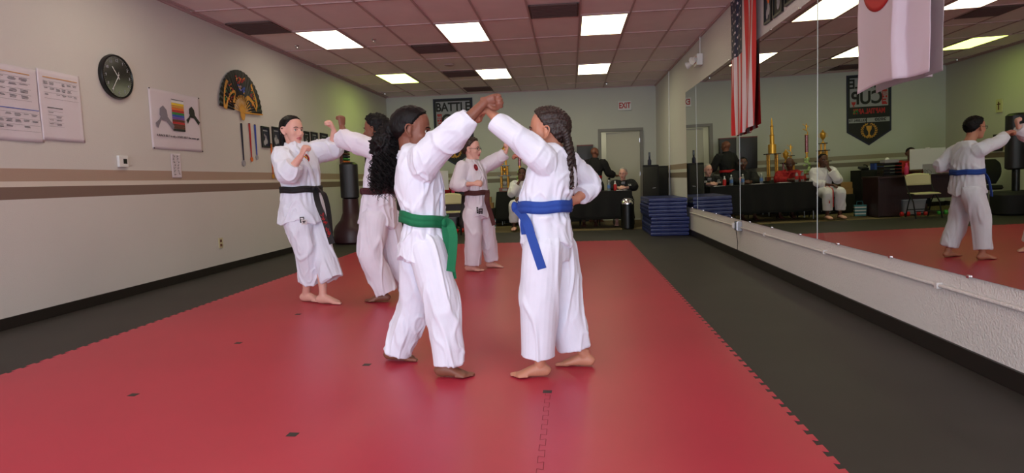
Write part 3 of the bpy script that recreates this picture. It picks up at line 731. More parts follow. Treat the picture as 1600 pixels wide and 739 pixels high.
def patch(root, bv, near, r, cols, name='emblem_patch', label=None, sq=None, up=V((0, 0, 1))):
    """round or square badge sewn flat on cloth"""
    co, n, _, _ = bv.find_nearest(V(near)); n = V(n); s_ = up.cross(n).normalized(); u = n.cross(s_).normalized(); b = MB()
    if sq:
        w_, h_ = sq; k = [(-w_, -h_), (w_, -h_), (w_, h_), (-w_, h_)]
        b.add([co+n*.004+s_*x+u*y for x, y in k]+[co+n*.0025+s_*x+u*y for x, y in k], [(0, 1, 2, 3), (7, 6, 5, 4), (0, 4, 5, 1), (1, 5, 6, 2), (2, 6, 7, 3), (3, 7, 4, 0)], 0)
        b.add([co+n*.0048+s_*x*.6+u*(y*.25+h_*.4) for x, y in k], [(0, 1, 2, 3)], 1); b.add([co+n*.0048+s_*x*.5+u*(y*.12-h_*.3) for x, y in k], [(0, 1, 2, 3)], 1)
    else:
        for rr, z, mi in ((1, .004, 0), (.74, .005, 1), (.48, .0058, 2)):
            ring = [co+n*z+s_*(r*rr*math.cos(t))+u*(1.15*r*rr*math.sin(t)) for t in [2*PI*i/20 for i in range(20)]]
            low = [p-n*.002 for p in ring]; b.rings([low, ring], True, mi)
        b.add([co+n*.0064+s_*x*r+u*y*r for x, y in ((0, .4), (-.12, .1), (-.3, -.3), (0, -.1), (.3, -.3), (.12, .1))], [(0, 1, 2, 3, 4, 5)], 0)
    o = b.build(name, cols, root, world=True)
    if label: o['label'] = label
    return o
def braid(path, r, n_turn, b=None):
    b = b or MB(); P = [V(q) for q in cr(path, 14)]; N = len(P)
    for k in range(3):
        pts, rad = [], []
        for i, p in enumerate(P):
            d = (P[min(i+1, N-1)]-P[max(i-1, 0)]).normalized(); s_, u = frame_for(d, (0, 1, 0)); t = 2*PI*n_turn*i/N+k*2*PI/3
            f = 1-.45*(i/N)**2
            pts.append(p+s_*(math.sin(t)*r*.80*f)+u*(math.sin(2*t)*r*.42*f)); rad.append((r*.50*f,)*2)
        b.tube(pts, rad, 8)
    return b

# ------------------------------------------------------------------ the two girls in front
def P(px, py, Y): return at(px, py, Y)
J = dict(F=(1, .10, 0), pelvis=P(664, 372, 3.33), waist=P(664, 330, 3.33), belt=P(662, 341, 3.33), chest=P(652, 280, 3.33), shc=P(647, 247, 3.34), neck=P(638, 239, 3.35),
         hem=P(662, 402, 3.33), shR=P(664, 246, 3.19), elR=P(706, 212, 3.14), wrR=P(759, 158, 3.16), hdR=(1, .02, .02), bkR=(.0, 1, .35), cfR=P(736, 182, 3.15),
         shL=P(640, 250, 3.48), elL=P(642, 300, 3.56), wrL=P(662, 308, 3.50), hdL=(1, -.2, .1), bkL=(0, .9, -.3), slv=(.094, .086, .064), bh=.066, tw=.046,
         hipR=P(668, 392, 3.25), knR=P(691, 478, 3.22), anR=(-.705, 3.19, .06), toeR=(1, -.12), heR=P(701, 568, 3.20),
         hipL=P(656, 392, 3.41), knL=P(648, 480, 3.47), anL=(-1.085, 3.50, .06), toeL=(1, -.1), heL=P(621, 551, 3.48), foot=.90,
         tails=[[P(703, 350, 3.18), P(708, 368, 3.16), P(707, 396, 3.16), P(704, 424, 3.17)], [P(697, 356, 3.26), P(699, 380, 3.26), P(703, 405, 3.26), P(707, 436, 3.26)]], tailn=[(0, -1, 0), (.2, -1, 0)], knot=-30)
g_root, g_hm, g_bv, g_jk, F_, L_ = person('person', 'girl in white uniform with green belt and long curly black ponytail, arm raised', J,
    (P(646, 206, 3.33), 6, -6, 0, 1.03), 'skin_brown', 'lip_dark', .0045, 'hair_black', belt='green', beltup=(.17, 0, 1), group=None, seed=2, tr=(.112, .100, .082), amp=.0065,
    torso=dict(hem=(.175, .148), belt=(.150, .108), chest=(.168, .126), sh=(.150, .090), neck=(.070, .064)))
b = hair_cap(g_hm, .014, c0=-.13); hair_obj(g_root, b, 'hair_black')
# curly ponytail
rnd = random.Random(3); b = MB()
def curl_mass(b, path, rad, n, length=(.16, .30), r=.0026, tight=.011):
    for k in range(n):
        t = rnd.random()**.9; i = t*(len(path)-1); i0 = int(min(i, len(path)-2)); c = path[i0].lerp(path[i0+1], i-i0)
        rr = rad[i0]+(rad[i0+1]-rad[i0])*(i-i0)
        a = rnd.uniform(0, 2*PI); q = math.sqrt(rnd.random())*rr
        p = c+V((math.cos(a)*q, math.sin(a)*q*1.05, rnd.uniform(-.02, .02))); L = rnd.uniform(*length)*(.5+.5*(1-t))
        out = V((math.cos(a), math.sin(a), 0)); ph = rnd.uniform(0, 6.28); w_ = rnd.uniform(38, 62); tr_ = tight*rnd.uniform(.7, 1.4); pts = []
        m = 22
        for s_ in range(m):
            u = s_/(m-1); z = -u*L; drift = out*(.35*q*math.sin(u*2.0)*.5+ .012*u)
            pts.append(p+drift+V((tr_*math.cos(ph+w_*u*L*2.6), tr_*math.sin(ph+w_*u*L*2.6), z)))
        b.tube(pts, [r*(1-.5*s_/m) for s_ in range(m)], 4, cap=False)
path = [P(625, 200, 3.36), P(612, 212, 3.37), P(603, 232, 3.38), P(601, 252, 3.38), P(603, 270, 3.38)]
core = MB(); core.stube([(*p, r, r) for p, r in zip(path+[P(606, 292, 3.38)], (.045, .062, .070, .062, .05, .02))], 4, 18)
cm = remesh(core, .007, 4); fold(cm, .012, 1, 22, 4); cm.materials.append(M['hair_black']); link('ponytail', cm, g_root, 'all', world=True)
curl_mass(b, path, [.03, .055, .070, .076, .07], 760, r=.0021)
b.build('curls', 'hair_black', g_root, smooth='all', world=True)

J = dict(F=(-.94, .34, 0), pelvis=P(856, 362, 3.27), waist=P(850, 320, 3.27), belt=P(849, 322, 3.27), chest=P(862, 276, 3.27), shc=P(867, 248, 3.27), neck=P(870, 234, 3.28),
         hem=P(855, 381, 3.27), shL=P(848, 245, 3.14), elL=P(808, 216, 3.12), wrL=P(762, 171, 3.21), hdL=(-1, .25, -.28), bkL=(.2, -.5, 1), cfL=P(774, 189, 3.16),
         shR=P(884, 254, 3.42), elR=P(924, 290, 3.52), wrR=P(899, 313, 3.42), hdR=(-1, -.35, -.05), bkR=(.25, -1, -.2), cfR=P(908, 305, 3.45), slv=(.078, .065, .060), bh=.064, tw=.046,
         hipL=P(848, 392, 3.19), knL=P(842, 480, 3.19), anL=(-.185, 3.19, .06), toeL=(-1, -.12), heL=P(840, 556, 3.20),
         hipR=P(868, 392, 3.34), knR=P(880, 474, 3.36), anR=(.055, 3.37, .06), toeR=(-1, .18), heR=P(897, 541, 3.38), foot=.90,
         tails=[[P(822, 345, 3.12), P(831, 372, 3.09), P(839, 396, 3.08), P(847, 420, 3.08)], [P(818, 338, 3.16), P(819, 352, 3.15), P(821, 366, 3.15)]], tailn=[(-.1, -1, 0), (-.5, -1, 0)], knot=18)
b_root, b_hm, b_bv, b_jk, F_, L_ = person('person', 'girl in white uniform with blue belt and long braids, facing left', J,
    (P(853, 208, 3.26), 176, 4, 0, 1.0), 'skin_tan', 'lip', .0045, 'hair_braid', belt='blue', seed=9, tr=(.112, .108, .094), amp=.0055, 
    torso=dict(hem=(.168, .138), belt=(.145, .122), chest=(.158, .128), sh=(.150, .090), neck=(.068, .062)))
def corn(d):
    a = math.atan2(d.z, abs(d.y)+1e-4); return .0045*abs(math.sin(a*9+d.x*2.0))+.0035*abs(math.sin(d.x*26+a*4))
b = hair_cap(b_hm, .013, c0=-.13, bumpfn=corn, nu=110, nv=90); hair_obj(b_root, b, 'hair_braid')
b = braid([P(872, 196, 3.22), P(882, 206, 3.22), P(887, 225, 3.23), P(890, 255, 3.21), P(893, 294, 3.20)], .031, 6); b.build('braid', 'hair_braid', b_root, smooth='all', world=True)
b = braid([P(866, 186, 3.29), P(878, 190, 3.30), P(888, 214, 3.31), P(896, 250, 3.31), P(900, 290, 3.30)], .022, 6.5); b.build('braid', 'hair_braid', b_root, smooth='all', world=True)
for p in (P(893, 293, 3.20), P(900, 289, 3.30)):
    MB().tube([p+V((.009*math.cos(t), .009*math.sin(t), 0)) for t in [2*PI*k/12 for k in range(12)]], .0045, 6, closed=True).build('hair_tie', 'whitethread', b_root, smooth='all', world=True)

# ------------------------------------------------------------------ the pair on the left
J = dict(F=(.80, -.60, 0), pelvis=P(472, 318, 5.27), waist=P(470, 290, 5.27), belt=P(471, 296, 5.27), chest=P(466, 258, 5.26), shc=P(462, 235, 5.26), neck=P(458, 225, 5.27),
         hem=P(474, 346, 5.27), shR=P(440, 243, 5.12), elR=P(450, 272, 4.98), wrR=P(471, 243, 4.95), hdR=(.45, .1, 1), bkR=(-.6, -.8, .2), cfR=P(460, 256, 4.97),
         shL=P(484, 240, 5.38), elL=P(520, 232, 5.48), wrL=P(522, 203, 5.42), hdL=(-.35, -.2, 1), bkL=(.9, .3, .2), cfL=P(523, 220, 5.45), slv=(.088, .094, .075),
         hipR=P(463, 335, 5.20), knR=P(480, 390, 5.20), anR=(-2.44, 5.33, .06), toeR=(1, -.25), heR=P(484, 439, 5.30),
         hipL=P(486, 335, 5.33), knL=P(502, 390, 5.27), anL=(-2.235, 5.22, .06), toeL=(1, -.15), heL=P(519, 436, 5.22), foot=1.0,
         tails=[[P(497, 318, 5.08), P(507, 343, 5.06), P(513, 362, 5.06), P(519, 381, 5.06)], [P(504, 300, 5.10), P(511, 318, 5.10), P(515, 345, 5.10), P(517, 374, 5.10)]], tailn=[(.35, -1, 0), (1, -.5, 0)], knot=12)
k_root, k_hm, k_bv, k_jk, F_, L_ = person('person', 'young woman in white karate uniform with a black belt and low dark ponytail, facing right', J,
    (P(457, 205, 5.26), -24, 0, 0, 1.06), 'skin_light', 'lip', .006, 'hair_black', belt='blackbelt', seed=14, gi='gi', tr=(.118, .098, .092), amp=.007, sc=1.08,
    torso=dict(hem=(.205, .185), belt=(.160, .140), chest=(.175, .140), sh=(.158, .090), neck=(.072, .066)))
hair_obj(k_root, hair_cap(k_hm, .009, c0=-.15), 'hair_black')
b = MB(); q = k_hm @ V((-.11, 0, -.03)); b.stube([(*(k_hm @ V((-.10, 0, .0))), .02, .02), (*q, .03, .028), (*(k_hm @ V((-.13, 0, -.08))), .028, .024), (*(k_hm @ V((-.12, .01, -.15))), .012, .01)], 4, 12); b.build('ponytail', 'hair_black', k_root, smooth='all', world=True)
patch(k_root, k_bv, P(487, 238, 5.12), .038, ['c_red', 'c_black', 'c_gold'], label='red and gold round chest emblem')
patch(k_root, k_bv, P(470, 345, 5.0), .0, ['c_black', 'c_white'], 'hem_label', sq=(.018, .026)); patch(k_root, k_bv, P(470, 354, 5.0), .0, ['c_white', 'c_black'], 'hem_label', sq=(.022, .024))
b = MB(); rnd2 = random.Random(5)
for t in (0, .12, .24, .36, .55, .66, .80):                     # embroidered characters on the belt end
    c = P(504+t*14, 336+t*39, 5.052); b = MB()
    for k in range(5):
        o_ = V((rnd2.uniform(-.012, .012), -.002, rnd2.uniform(-.014, .014))); b.box(c+o_, (.016 if k % 2 else .003, .003, .003 if k % 2 else .018), Matrix.Rotation(.35, 3, 'Y'))
    b.build('embroidered_character', 'redthread', k_root, world=True)


J = dict(F=(-.98, .20, 0), pelvis=P(592, 325, 5.32), waist=P(592, 290, 5.32), belt=P(592, 298, 5.32), chest=P(597, 258, 5.32), shc=P(597, 232, 5.32), neck=P(597, 222, 5.33),
         hem=P(591, 352, 5.32), shL=P(590, 236, 5.16), elL=P(541, 219, 5.10), wrL=P(534, 197, 5.14), hdL=(.02, .1, 1), bkL=(.8, -.5, 0), cfL=P(534, 208, 5.12),
         shR=P(606, 238, 5.48), elR=P(628, 292, 5.58), wrR=P(596, 304, 5.55), hdR=(-1, -.2, 0), bkR=(0, 1, .2), slv=(.090, .088, .068),
         hipL=P(585, 345, 5.22), knL=P(580, 398, 5.18), anL=(-1.70, 5.28, .06), toeL=(-1, -.1), heL=P(603, 455, 5.26),
         hipR=P(604, 345, 5.42), knR=P(618, 398, 5.45), anR=(-1.38, 5.55, .06), toeR=(-1, .2), heR=P(640, 450, 5.52), foot=.95,
         tails=[[P(572, 318, 5.2), P(570, 335, 5.2), P(572, 356, 5.2)]], tailn=[(-.8, -1, 0)], knot=0)
d_root, d_hm, d_bv, d_jk, F_, L_ = person('person', 'teen in white karate uniform with a maroon belt facing left, standing behind the curly ponytail', J,
    (P(586, 205, 5.3), 174, 0, 0, 1.06), 'skin_brown', 'lip_dark', .006, 'hair_black', belt='maroonbelt', gi='gi_pink', seed=21, tr=(.128, .112, .098), amp=.007, sc=1.04,
    torso=dict(hem=(.185, .165), belt=(.155, .125), chest=(.172, .130), sh=(.155, .090), neck=(.072, .066)))
hair_obj(d_root, hair_cap(d_hm, .022, c0=-.15, tex=.014, fr=80), 'hair_black')
b = MB(); c = d_hm @ V((-.12, 0, .03)); b.ell(c, (.05, .05, .05), n=12); 
cm = remesh(b, .006, 2); fold(cm, .008, 1, 40, 4); cm.materials.append(M['hair_black']); link('hair_bun', cm, d_root, 'all', world=True)

# ------------------------------------------------------------------ the two boys
J = dict(F=(.88, -.47, 0), pelvis=P(746, 322, 7.05), waist=P(746, 296, 7.05), belt=P(746, 301, 7.05), chest=P(741, 273, 7.05), shc=P(738, 257, 7.05), neck=P(736, 249, 7.06),
         hem=P(747, 338, 7.05), shR=P(723, 261, 6.93), elR=P(713, 289, 6.86), wrR=P(741, 287, 6.80), hdR=(1, .05, .05), bkR=(.1, -.9, .3), cfR=P(730, 290, 6.82),
         shL=P(755, 260, 7.17), elL=P(777, 249, 7.17), wrL=(-.735, 7.14, 1.385), hdL=(.25, 0, 1), bkL=(.9, .2, 0), cfL=P(790, 239, 7.15), slv=(.083, .080, .062),
         hipR=P(738, 335, 6.97), knR=P(740, 372, 6.97), anR=(-1.20, 7.02, .06), toeR=(1, -.25), heR=P(739, 413, 7.02),
         hipL=P(754, 335, 7.12), knL=P(762, 370, 7.18), anL=(-.985, 7.28, .06), toeL=(1, -.15), heL=P(768, 405, 7.26), foot=.95,
         tails=[[P(762, 318, 6.85), P(767, 335, 6.85), P(772, 352, 6.85)], [P(760, 312, 6.83), P(763, 322, 6.83)]], tailn=[(.5, -1, 0), (.2, -1, 0)], knot=0)
c_root, c_hm, c_bv, c_jk, F_, L_ = person('person', 'boy with glasses and brown belt in white uniform, under the raised arms', J,
    (P(738, 234, 7.05), -12, 0, 0, 1.02), 'skin_pink', 'lip', .0075, 'hair_brown', belt='brownbelt', gi='gi_pink', seed=31, tr=(.112, .100, .090), amp=.006, glasses='black_plastic',
    torso=dict(hem=(.178, .150), belt=(.150, .120), chest=(.165, .122), sh=(.150, .085), neck=(.070, .064)))
hair_obj(c_root, hair_cap(c_hm, .020, c0=-.08, tex=.010, fr=70), 'hair_brown')
patch(c_root, c_bv, P(752, 258, 6.9), .034, ['c_red', 'c_navy', 'c_red'], label='red and navy round chest emblem')
patch(c_root, c_bv, P(754, 332, 6.85), 0, ['c_black', 'c_silver'], 'hem_label', sq=(.024, .034)); patch(c_root, c_bv, P(747, 328, 6.85), 0, ['c_black', 'c_silver'], 'hem_label', sq=(.010, .036))

J = dict(F=(-.97, .22, 0), pelvis=(-.13, 6.97, .80), waist=(-.13, 6.97, .95), belt=(-.12, 6.96, .93), chest=(-.12, 6.96, 1.09), shc=(-.11, 6.96, 1.19), neck=(-.13, 6.96, 1.25),
         hem=(-.13, 6.97, .70), shR=(-.08, 7.12, 1.165), elR=(.03, 7.16, 1.01), wrR=(-.12, 7.17, .98), hdR=(-1, .1, .05), bkR=(0, 1, 0),
         shL=(-.15, 6.81, 1.165), elL=(-.38, 6.90, 1.22), wrL=(-.575, 7.06, 1.32), hdL=(-1, .2, .25), bkL=(.3, -.3, 1), slv=(.076, .066, .058),
         hipR=(-.16, 7.06, .72), knR=(-.12, 7.09, .42), anR=(-.02, 7.11, .06), toeR=(-1, .35), heR=(-.03, 7.11, .12),
         hipL=(-.12, 6.88, .72), knL=(-.19, 6.85, .42), anL=(-.20, 6.83, .06), toeL=(-1, .05), heL=(-.20, 6.83, .11), foot=.92,
         tails=[[(-.31, 7.02, .86), (-.33, 7.03, .74), (-.33, 7.03, .62)], [(-.31, 6.94, .86), (-.33, 6.92, .74), (-.34, 6.92, .66)]], tailn=[(-1, .3, 0), (-1, -.2, 0)], knot=0)
m_root, m_hm, m_bv, m_jk, F_, L_ = person('person', 'boy with short black hair and blue belt, seen in the wall mirror', J,
    ((-.21, 6.98, 1.385), 168, 2, 0, .98), 'skin_tan', 'lip', .0075, 'hair_black', belt='blue', gi='gi', seed=41, tr=(.105, .096, .088), amp=.006, glasses='black_plastic',
    torso=dict(hem=(.185, .150), belt=(.160, .125), chest=(.170, .125), sh=(.150, .085), neck=(.070, .064)))
hair_obj(m_root, hair_cap(m_hm, .012, c0=-.10, tex=.008, fr=90), 'hair_black')

# ------------------------------------------------------------------ judges at the table (head x, y, z)
def sitter(label, x, y, hz, skin, gi_, hair, lean=(0, 0), fx=(0, -1), glasses=None, arms='fold', bald=False, voxel=.010, yaw=None, belt=None, cap=None, seed=3, pitch=0, lip='lip_dark', trouser=None, seat=.47, toes=True, table=.76):
    f = V((fx[0], fx[1], 0)).normalized(); l = V((-f.y, f.x, 0)); hd = V((x, y, hz)); base = V((x-f.x*lean[0]-l.x*lean[1], y-f.y*lean[0]-l.y*lean[1], 0))
    sz = hz-.30; pel = base+V((0, 0, seat+.09)); nk = hd-f*.02+V((0, 0, -.145)); ch = pel.lerp(nk, .66)
    def pt(a, s_, z): return base+f*a+l*s_+V((0, 0, z))
    J = dict(F=tuple(f), pelvis=pel, waist=pel.lerp(nk, .28), belt=pel.lerp(nk, .20), chest=ch, shc=pel.lerp(nk, .88), neck=nk, hem=pel-V((0, 0, .06))+f*.02, base=0,
             hipR=pt(.04, -.10, seat+.06), hipL=pt(.04, .10, seat+.06), knR=pt(.42, -.13, seat+.05), knL=pt(.42, .13, seat+.05), anR=pt(.40, -.13, .06), anL=pt(.40, .12, .06), toeR=tuple(f), toeL=tuple(f), heR=pt(.41, -.13, .17), heL=pt(.41, .12, .17), foot=1.05, slv=(.085, .082, .066))
    sR, sL = pel.lerp(nk, .86)-l*.18, pel.lerp(nk, .86)+l*.18
    J['shR'], J['shL'] = sR, sL
    if arms == 'fold':
        J.update(elR=sR-l*.06+f*.12+V((0, 0, -.20)), elL=sL+l*.06+f*.12+V((0, 0, -.20)), wrR=nk+f*.30-l*.04+V((0, 0, -.30)), wrL=nk+f*.33+l*.04+V((0, 0, -.30)), hdR=tuple(l), hdL=tuple(-l), bkR=tuple(f+V((0, 0, .5))), bkL=tuple(f+V((0, 0, .5))))
        for k in ('wrR', 'wrL'): J[k].z = max(J[k].z, table+.045)
        for k in ('elR', 'elL'): J[k].z = max(J[k].z, table+.05)
    elif arms == 'chin':
        J.update(elR=sR-l*.02+f*.20+V((0, 0, -.20)), wrR=hd+f*.10-l*.03+V((0, 0, -.13)), hdR=tuple(V((0, 0, 1))+l*.3), bkR=tuple(f), elL=sL+l*.05+f*.10+V((0, 0, -.24)), wrL=pt(.30, -.02, seat+.20), hdL=tuple(f-l*.3), bkL=(0, 0, 1))
    yaw = math.degrees(math.atan2(f.y, f.x)) if yaw is None else yaw
    r, hm_, bv_, jk_, F1, L1 = person('person', label, J, ((x, y, hz), yaw, pitch, 0, 1.05), skin, lip, voxel, hair or 'iris', gi=gi_, trouser=trouser, seed=seed, sc=1.08, amp=.006, glasses=glasses, belt=belt, tr=(.105, .09, .085), fist=('relaxed', 'relaxed'))
    if hair and not bald: hair_obj(r, hair_cap(hm_, .008, c0=-.06), hair)
    return r, hm_, bv_, f, l
r, hm_, bv, f, l = sitter('older man with grey hair and glasses in black jacket, seated at the judges table', 1.14, 13.52, 1.10, 'skin_light', 'blackgi', 'hair_grey', lean=(.10, 0), fx=(-.12, -1), glasses='c_red', yaw=-110, lip='lip')
patch(r, bv, V((1.14, 13.1, .98))+l*.12, .0, ['c_silver', 'c_black'], 'shoulder_badge', sq=(.03, .03)); patch(r, bv, V((1.14, 13.1, .96))-l*.13, .0, ['c_silver', 'c_black'], 'shoulder_badge', sq=(.022, .035))
patch(r, bv, V((1.14, 13.1, .84))-l*.18, .0, ['c_silver', 'c_gold'], 'shoulder_badge', sq=(.03, .02))
MB().box(V((1.135, 13.41, .905)), (.08, .02, .06), Matrix.Rotation(.5, 3, 'X')).build('undershirt', 'c_silver', r, bevel=.01, world=True)
r, hm_, bv, f, l = sitter('dark haired judge in black uniform with red emblem, seated mid table', .40, 13.55, 1.20, 'skin_dark', 'blackgi', 'hair_black', lean=(.08, 0), glasses='steel', yaw=-80)
patch(r, bv, V((.43, 13.1, 1.02)), .04, ['c_red', 'c_orange', 'c_red'])
r, hm_, bv, f, l = sitter('bald man in a red uniform leaning forward over the judges table', -.52, 13.42, 1.13, 'skin_dark', 'redgi', None, lean=(.22, -.16), yaw=-60, pitch=-14, seed=8)
r, hm_, bv, f, l = sitter('man in cream white uniform resting chin on hand, seated at the table corner', -1.02, 12.98, 1.165, 'skin_dark', 'gi_pink', 'hair_black', lean=(.04, 0), fx=(-.12, -1), arms='chin', seed=11, seat=.47, table=0)
bt = MB()
for k, (dx, dz) in enumerate(((.0, 0), (.07, .04))):
    q = V((-1.03+dx, 12.79, .66)); pts = [q, q+V((0, -.09, -.03)), V((q.x+.01, 12.535, .58)), V((q.x+.02, 12.50, .44-dz)), V((q.x+.02, 12.50, .24+dz*2))]
    ribbon(bt, pts, [(0, -.3, 1), (0, -.3, 1), (0, -1, .5), (0, -1, 0), (0, -1, 0)], .022, .006, k=4, mi=0)
    ribbon(bt, [p+V((.022, 0, 0)) for p in pts], [(0, -.3, 1), (0, -.3, 1), (0, -1, .5), (0, -1, 0), (0, -1, 0)], .020, .006, k=4, mi=1)
bt.build('striped_belt', ['c_red', 'c_white'], r, world=True, smooth=True)
for s_ in (-1, 1):
    MB().stube([(-1.05+s_*.125, 12.64, .03, .045, .02), (-1.05+s_*.125, 12.55, .05, .05, .03), (-1.06+s_*.13, 12.44, .035, .05, .025), (-1.06+s_*.13, 12.40, .02, .03, .012)], 3, 12, side=(1, 0, 0)).build('slipper', 'skin_pink', r, smooth='all', world=True)
r, hm_, bv, f, l = sitter('dark haired person in a red shirt sitting at the computer desk', -3.03, 13.62, 1.20, 'skin_dark', 'redgi', 'hair_black', lean=(.05, 0), fx=(.1, -1), seed=15, trouser='blackgi', table=.8)
# standing judge by the door
J = dict(F=(.45, .9, 0), pelvis=(.56, 14.25, .92), waist=(.56, 14.25, 1.08), belt=(.56, 14.25, 1.05), chest=(.57, 14.24, 1.28), shc=(.57, 14.24, 1.42), neck=(.58, 14.25, 1.48), hem=(.56, 14.25, .78),
         shR=(.76, 14.15, 1.38), elR=(.88, 14.22, 1.13), wrR=(1.06, 14.40, 1.07), hdR=(.8, .5, -.1), bkR=(0, 0, 1), shL=(.40, 14.34, 1.38), elL=(.30, 14.42, 1.12), wrL=(.42, 14.58, 1.02), hdL=(.5, .8, 0), bkL=(-.5, .3, 1), slv=(.085, .08, .065),
         hipR=(.65, 14.21, .85), knR=(.66, 14.23, .48), anR=(.66, 14.22, .06), toeR=(.5, 1), heR=(.66, 14.22, .15), hipL=(.48, 14.30, .85), knL=(.46, 14.33, .48), anL=(.45, 14.32, .06), toeL=(.3, 1), heL=(.45, 14.32, .15), foot=1.05)
r, *_ = person('person', 'bald man in black uniform standing with his back turned in front of the exit door', J, ((.575, 14.27, 1.60), 50, 0, 0, 1.05), 'skin_brown', 'lip_dark', .010, 'iris', gi='blackgi', belt='redthread', seed=6, sc=1.10, fist=('open', 'relaxed'))

# ------------------------------------------------------------------ back wall: exit sign, banner, pads
t = thing('exit_sign', 'white exit sign with red letters above the back door', 'exit sign', mtx=on_wall('back', 0, 2.72, 1.325))
MB().box((0, 0, .03), (.31, .21, .055)).build('sign_box', 'white_plastic', t, bevel=.006); text('EXIT', .185, 'c_red', t, 0, 0, .059, sx=.72, bold=.005)
bx = -2.83
t = thing('banner', 'black pointed wall banner with BATTLE THE CUP lettering and gold trophy', 'banner', mtx=on_wall('back', 0, 2.30, bx))
W2 = .49; MB().prism([(-W2, .78), (W2, .78), (W2, -.52), (0, -.84), (-W2, -.52)], 0, .012).build('banner_cloth', 'c_navy', t)
MB().prism([(-W2+.035, .75), (W2-.035, .75), (W2-.035, -.50), (0, -.795), (-W2+.035, -.50)], .012, .014).build('border', 'c_black', t)
b = MB().prism([(-W2+.07, .71), (W2-.07, .71), (W2-.07, .05), (-W2+.07, .05)], .014, .016); b.prism([(-W2+.04, -.21), (.05, -.21), (.05, -.31), (-W2+.04, -.31)], .0141, .0161); b.prism([(.07, -.21), (W2-.04, -.21), (W2-.04, -.31), (.07, -.31)], .0141, .0161)
b.build('white_field', 'c_silver', t)
text('BATTLE', .29, 'c_black', t, 0, .565, .0175, sx=.86, bold=.008)
text('CUP', .40, 'c_black', t, .045, .24, .0175, sx=.88, bold=.012)
MB().prism([(-.40, .41), (-.28, .41), (-.28, .08), (-.40, .08)], .0162, .0172).build('red_strip', 'c_red', t); text('THE', .13, 'c_silver', t, -.34, .245, .019, rot=PI/2, bold=.003, sx=1.1)
b = MB().prism([(.29, .17), (.39, .17), (.375, .11), (.35, .09), (.35, .07), (.38, .055), (.30, .055), (.33, .07), (.33, .09), (.305, .11)], .0172, .0182); b.build('cup_icon', 'c_red', t)
text('MARTIAL ARTS', .16, 'c_red', t, 0, -.06, .0155, sx=.66, bold=.006); text('MA', .16, 'c_green', t, .30, -.06, .0165, sx=.5, bold=0.002)
text('2020', .09, 'c_black', t, -.25, -.26, .0175, bold=.003, sx=1.4, name='lettering'); text('KILLEEN, TX', .075, 'c_black', t, .255, -.26, .0175, bold=.002, sx=.95)
b = MB()
for s_ in (-1, 1):
    for k in range(9):
        a = math.radians(-75+18*k); c = V((s_*.155*math.cos(a), -.50+.16*math.sin(a), .016)); d = Matrix.Rotation((a+PI/2 if s_ > 0 else PI/2-a), 3, 'Z')
        for q in (-.6, .6): b.ell(c+V((math.copysign(.014, q)*s_, 0, 0)), (.030, .011, .003), Matrix.Rotation((math.pi/2+a*s_*(1 if s_ > 0 else 1))+q, 3, 'Z'), n=8)
b.build('laurel_wreath', 'c_gold', t)
b = MB(); b.lathe((0, -.64, .012), [(.05, 0), (.05, .025), (.02, .04), (.014, .09), (.03, .13), (.055, .17), (.065, .25), (.058, .25)], axis=(0, 1, 0), n=14); b.v = [(x, y, .014+(z-.012)*.15) for x, y, z in b.v]; b.build('trophy_print', 'c_gold', t)
for x, lab in ((-.11, 'black padded shield with red edge on the wall, right of the trophies'), (.365, 'black padded shield with red edge on the wall behind the standing man')):
    t = thing('padded_shield', lab, 'strike shield', mtx=on_wall('back', 0, 1.44, x), group='padded shields on the back wall')
    b = MB().prism([(-.195, .37), (.195, .37), (.185, -.36), (-.185, -.36)], 0, .12); b.build('pad', 'vinyl_black', t, bevel=.02, smooth=True)
    b = MB().prism([(-.197, .39), (.197, .39), (.196, .355), (-.196, .355)], .002, .118); b.build('edging', 'vinyl_red', t, bevel=.01)
# ------------------------------------------------------------------ judges table
t = thing('judges_table', 'long table covered with a black cloth in front of the judges', 'table', (.17, 13.12, 0))
MB().box((0, 0, .735), (2.14, .58, .03)).build('tabletop', 'black_matte', t, bevel=.004)
for sx in (-1, 1):
    for s_ in (-1, 1): MB().cyl((sx*.95, s_*.24, 0), (sx*.95, s_*.24, .72), .014, 10).build('leg', 'steel', t, smooth=True)
def drape(name, x0, x1, y0, y1, zt, zb, par, mt, seed=0, step=.03):
    """cloth over a box: top and hanging sides with folds"""
    b = MB(); pts = []; per = [(x0, y0), (x1, y0), (x1, y1), (x0, y1)]
    for i in range(4):
        a, c = V(per[i]), V(per[(i+1) % 4]); L = (c-a).length; n = max(2, int(L/step)); d = (c-a)/L; nn = V((d.y, -d.x))
        for k in range(n): pts.append((a+d*(L*k/n), nn, min(k, n-k)/n*L))
    R_ = []
    for j in range(9):
        v = j/8; r = []
        for p, nn, e in pts:
            c = V(((x0+x1)/2, (y0+y1)/2)); rad = (p-c).normalized()
            w_ = .018*v*math.sin(p.x*19+p.y*23+seed)+.012*v*noise.noise(V((p.x*5, p.y*5, seed)))
            flare = nn*(.004+w_+.03*v)+rad*(.05*v*max(0, 1-e/.12))
            r.append(V((p.x+flare.x, p.y+flare.y, zt-v*(zt-zb)+(.012*noise.noise(V((p.x*4, p.y*4, 9))) if j == 8 else 0))))
        R_.append(r)
    n = len(pts); vs = [q for r in R_ for q in r]; fs = [tuple(range(n))]
    for j in range(8):
        for k in range(n): fs.append((j*n+k, j*n+(k+1) % n, (j+1)*n+(k+1) % n, (j+1)*n+k))
    b.add(vs, fs); return b.build(name, mt, par, smooth=True, thick=.003, world=par is not None)
o = drape('tablecloth', -.91, 1.25, 12.82, 13.42, .756, .17, None, 'blackcloth'); tag(o, 'black cloth draped over the judges table', 'tablecloth')
t = thing('trophy_table', 'low table behind the judges holding the trophies', 'table', (-.95, 14.35, 0))
MB().box((0, 0, .755), (1.50, .56, .03)).build('tabletop', 'black_matte', t)
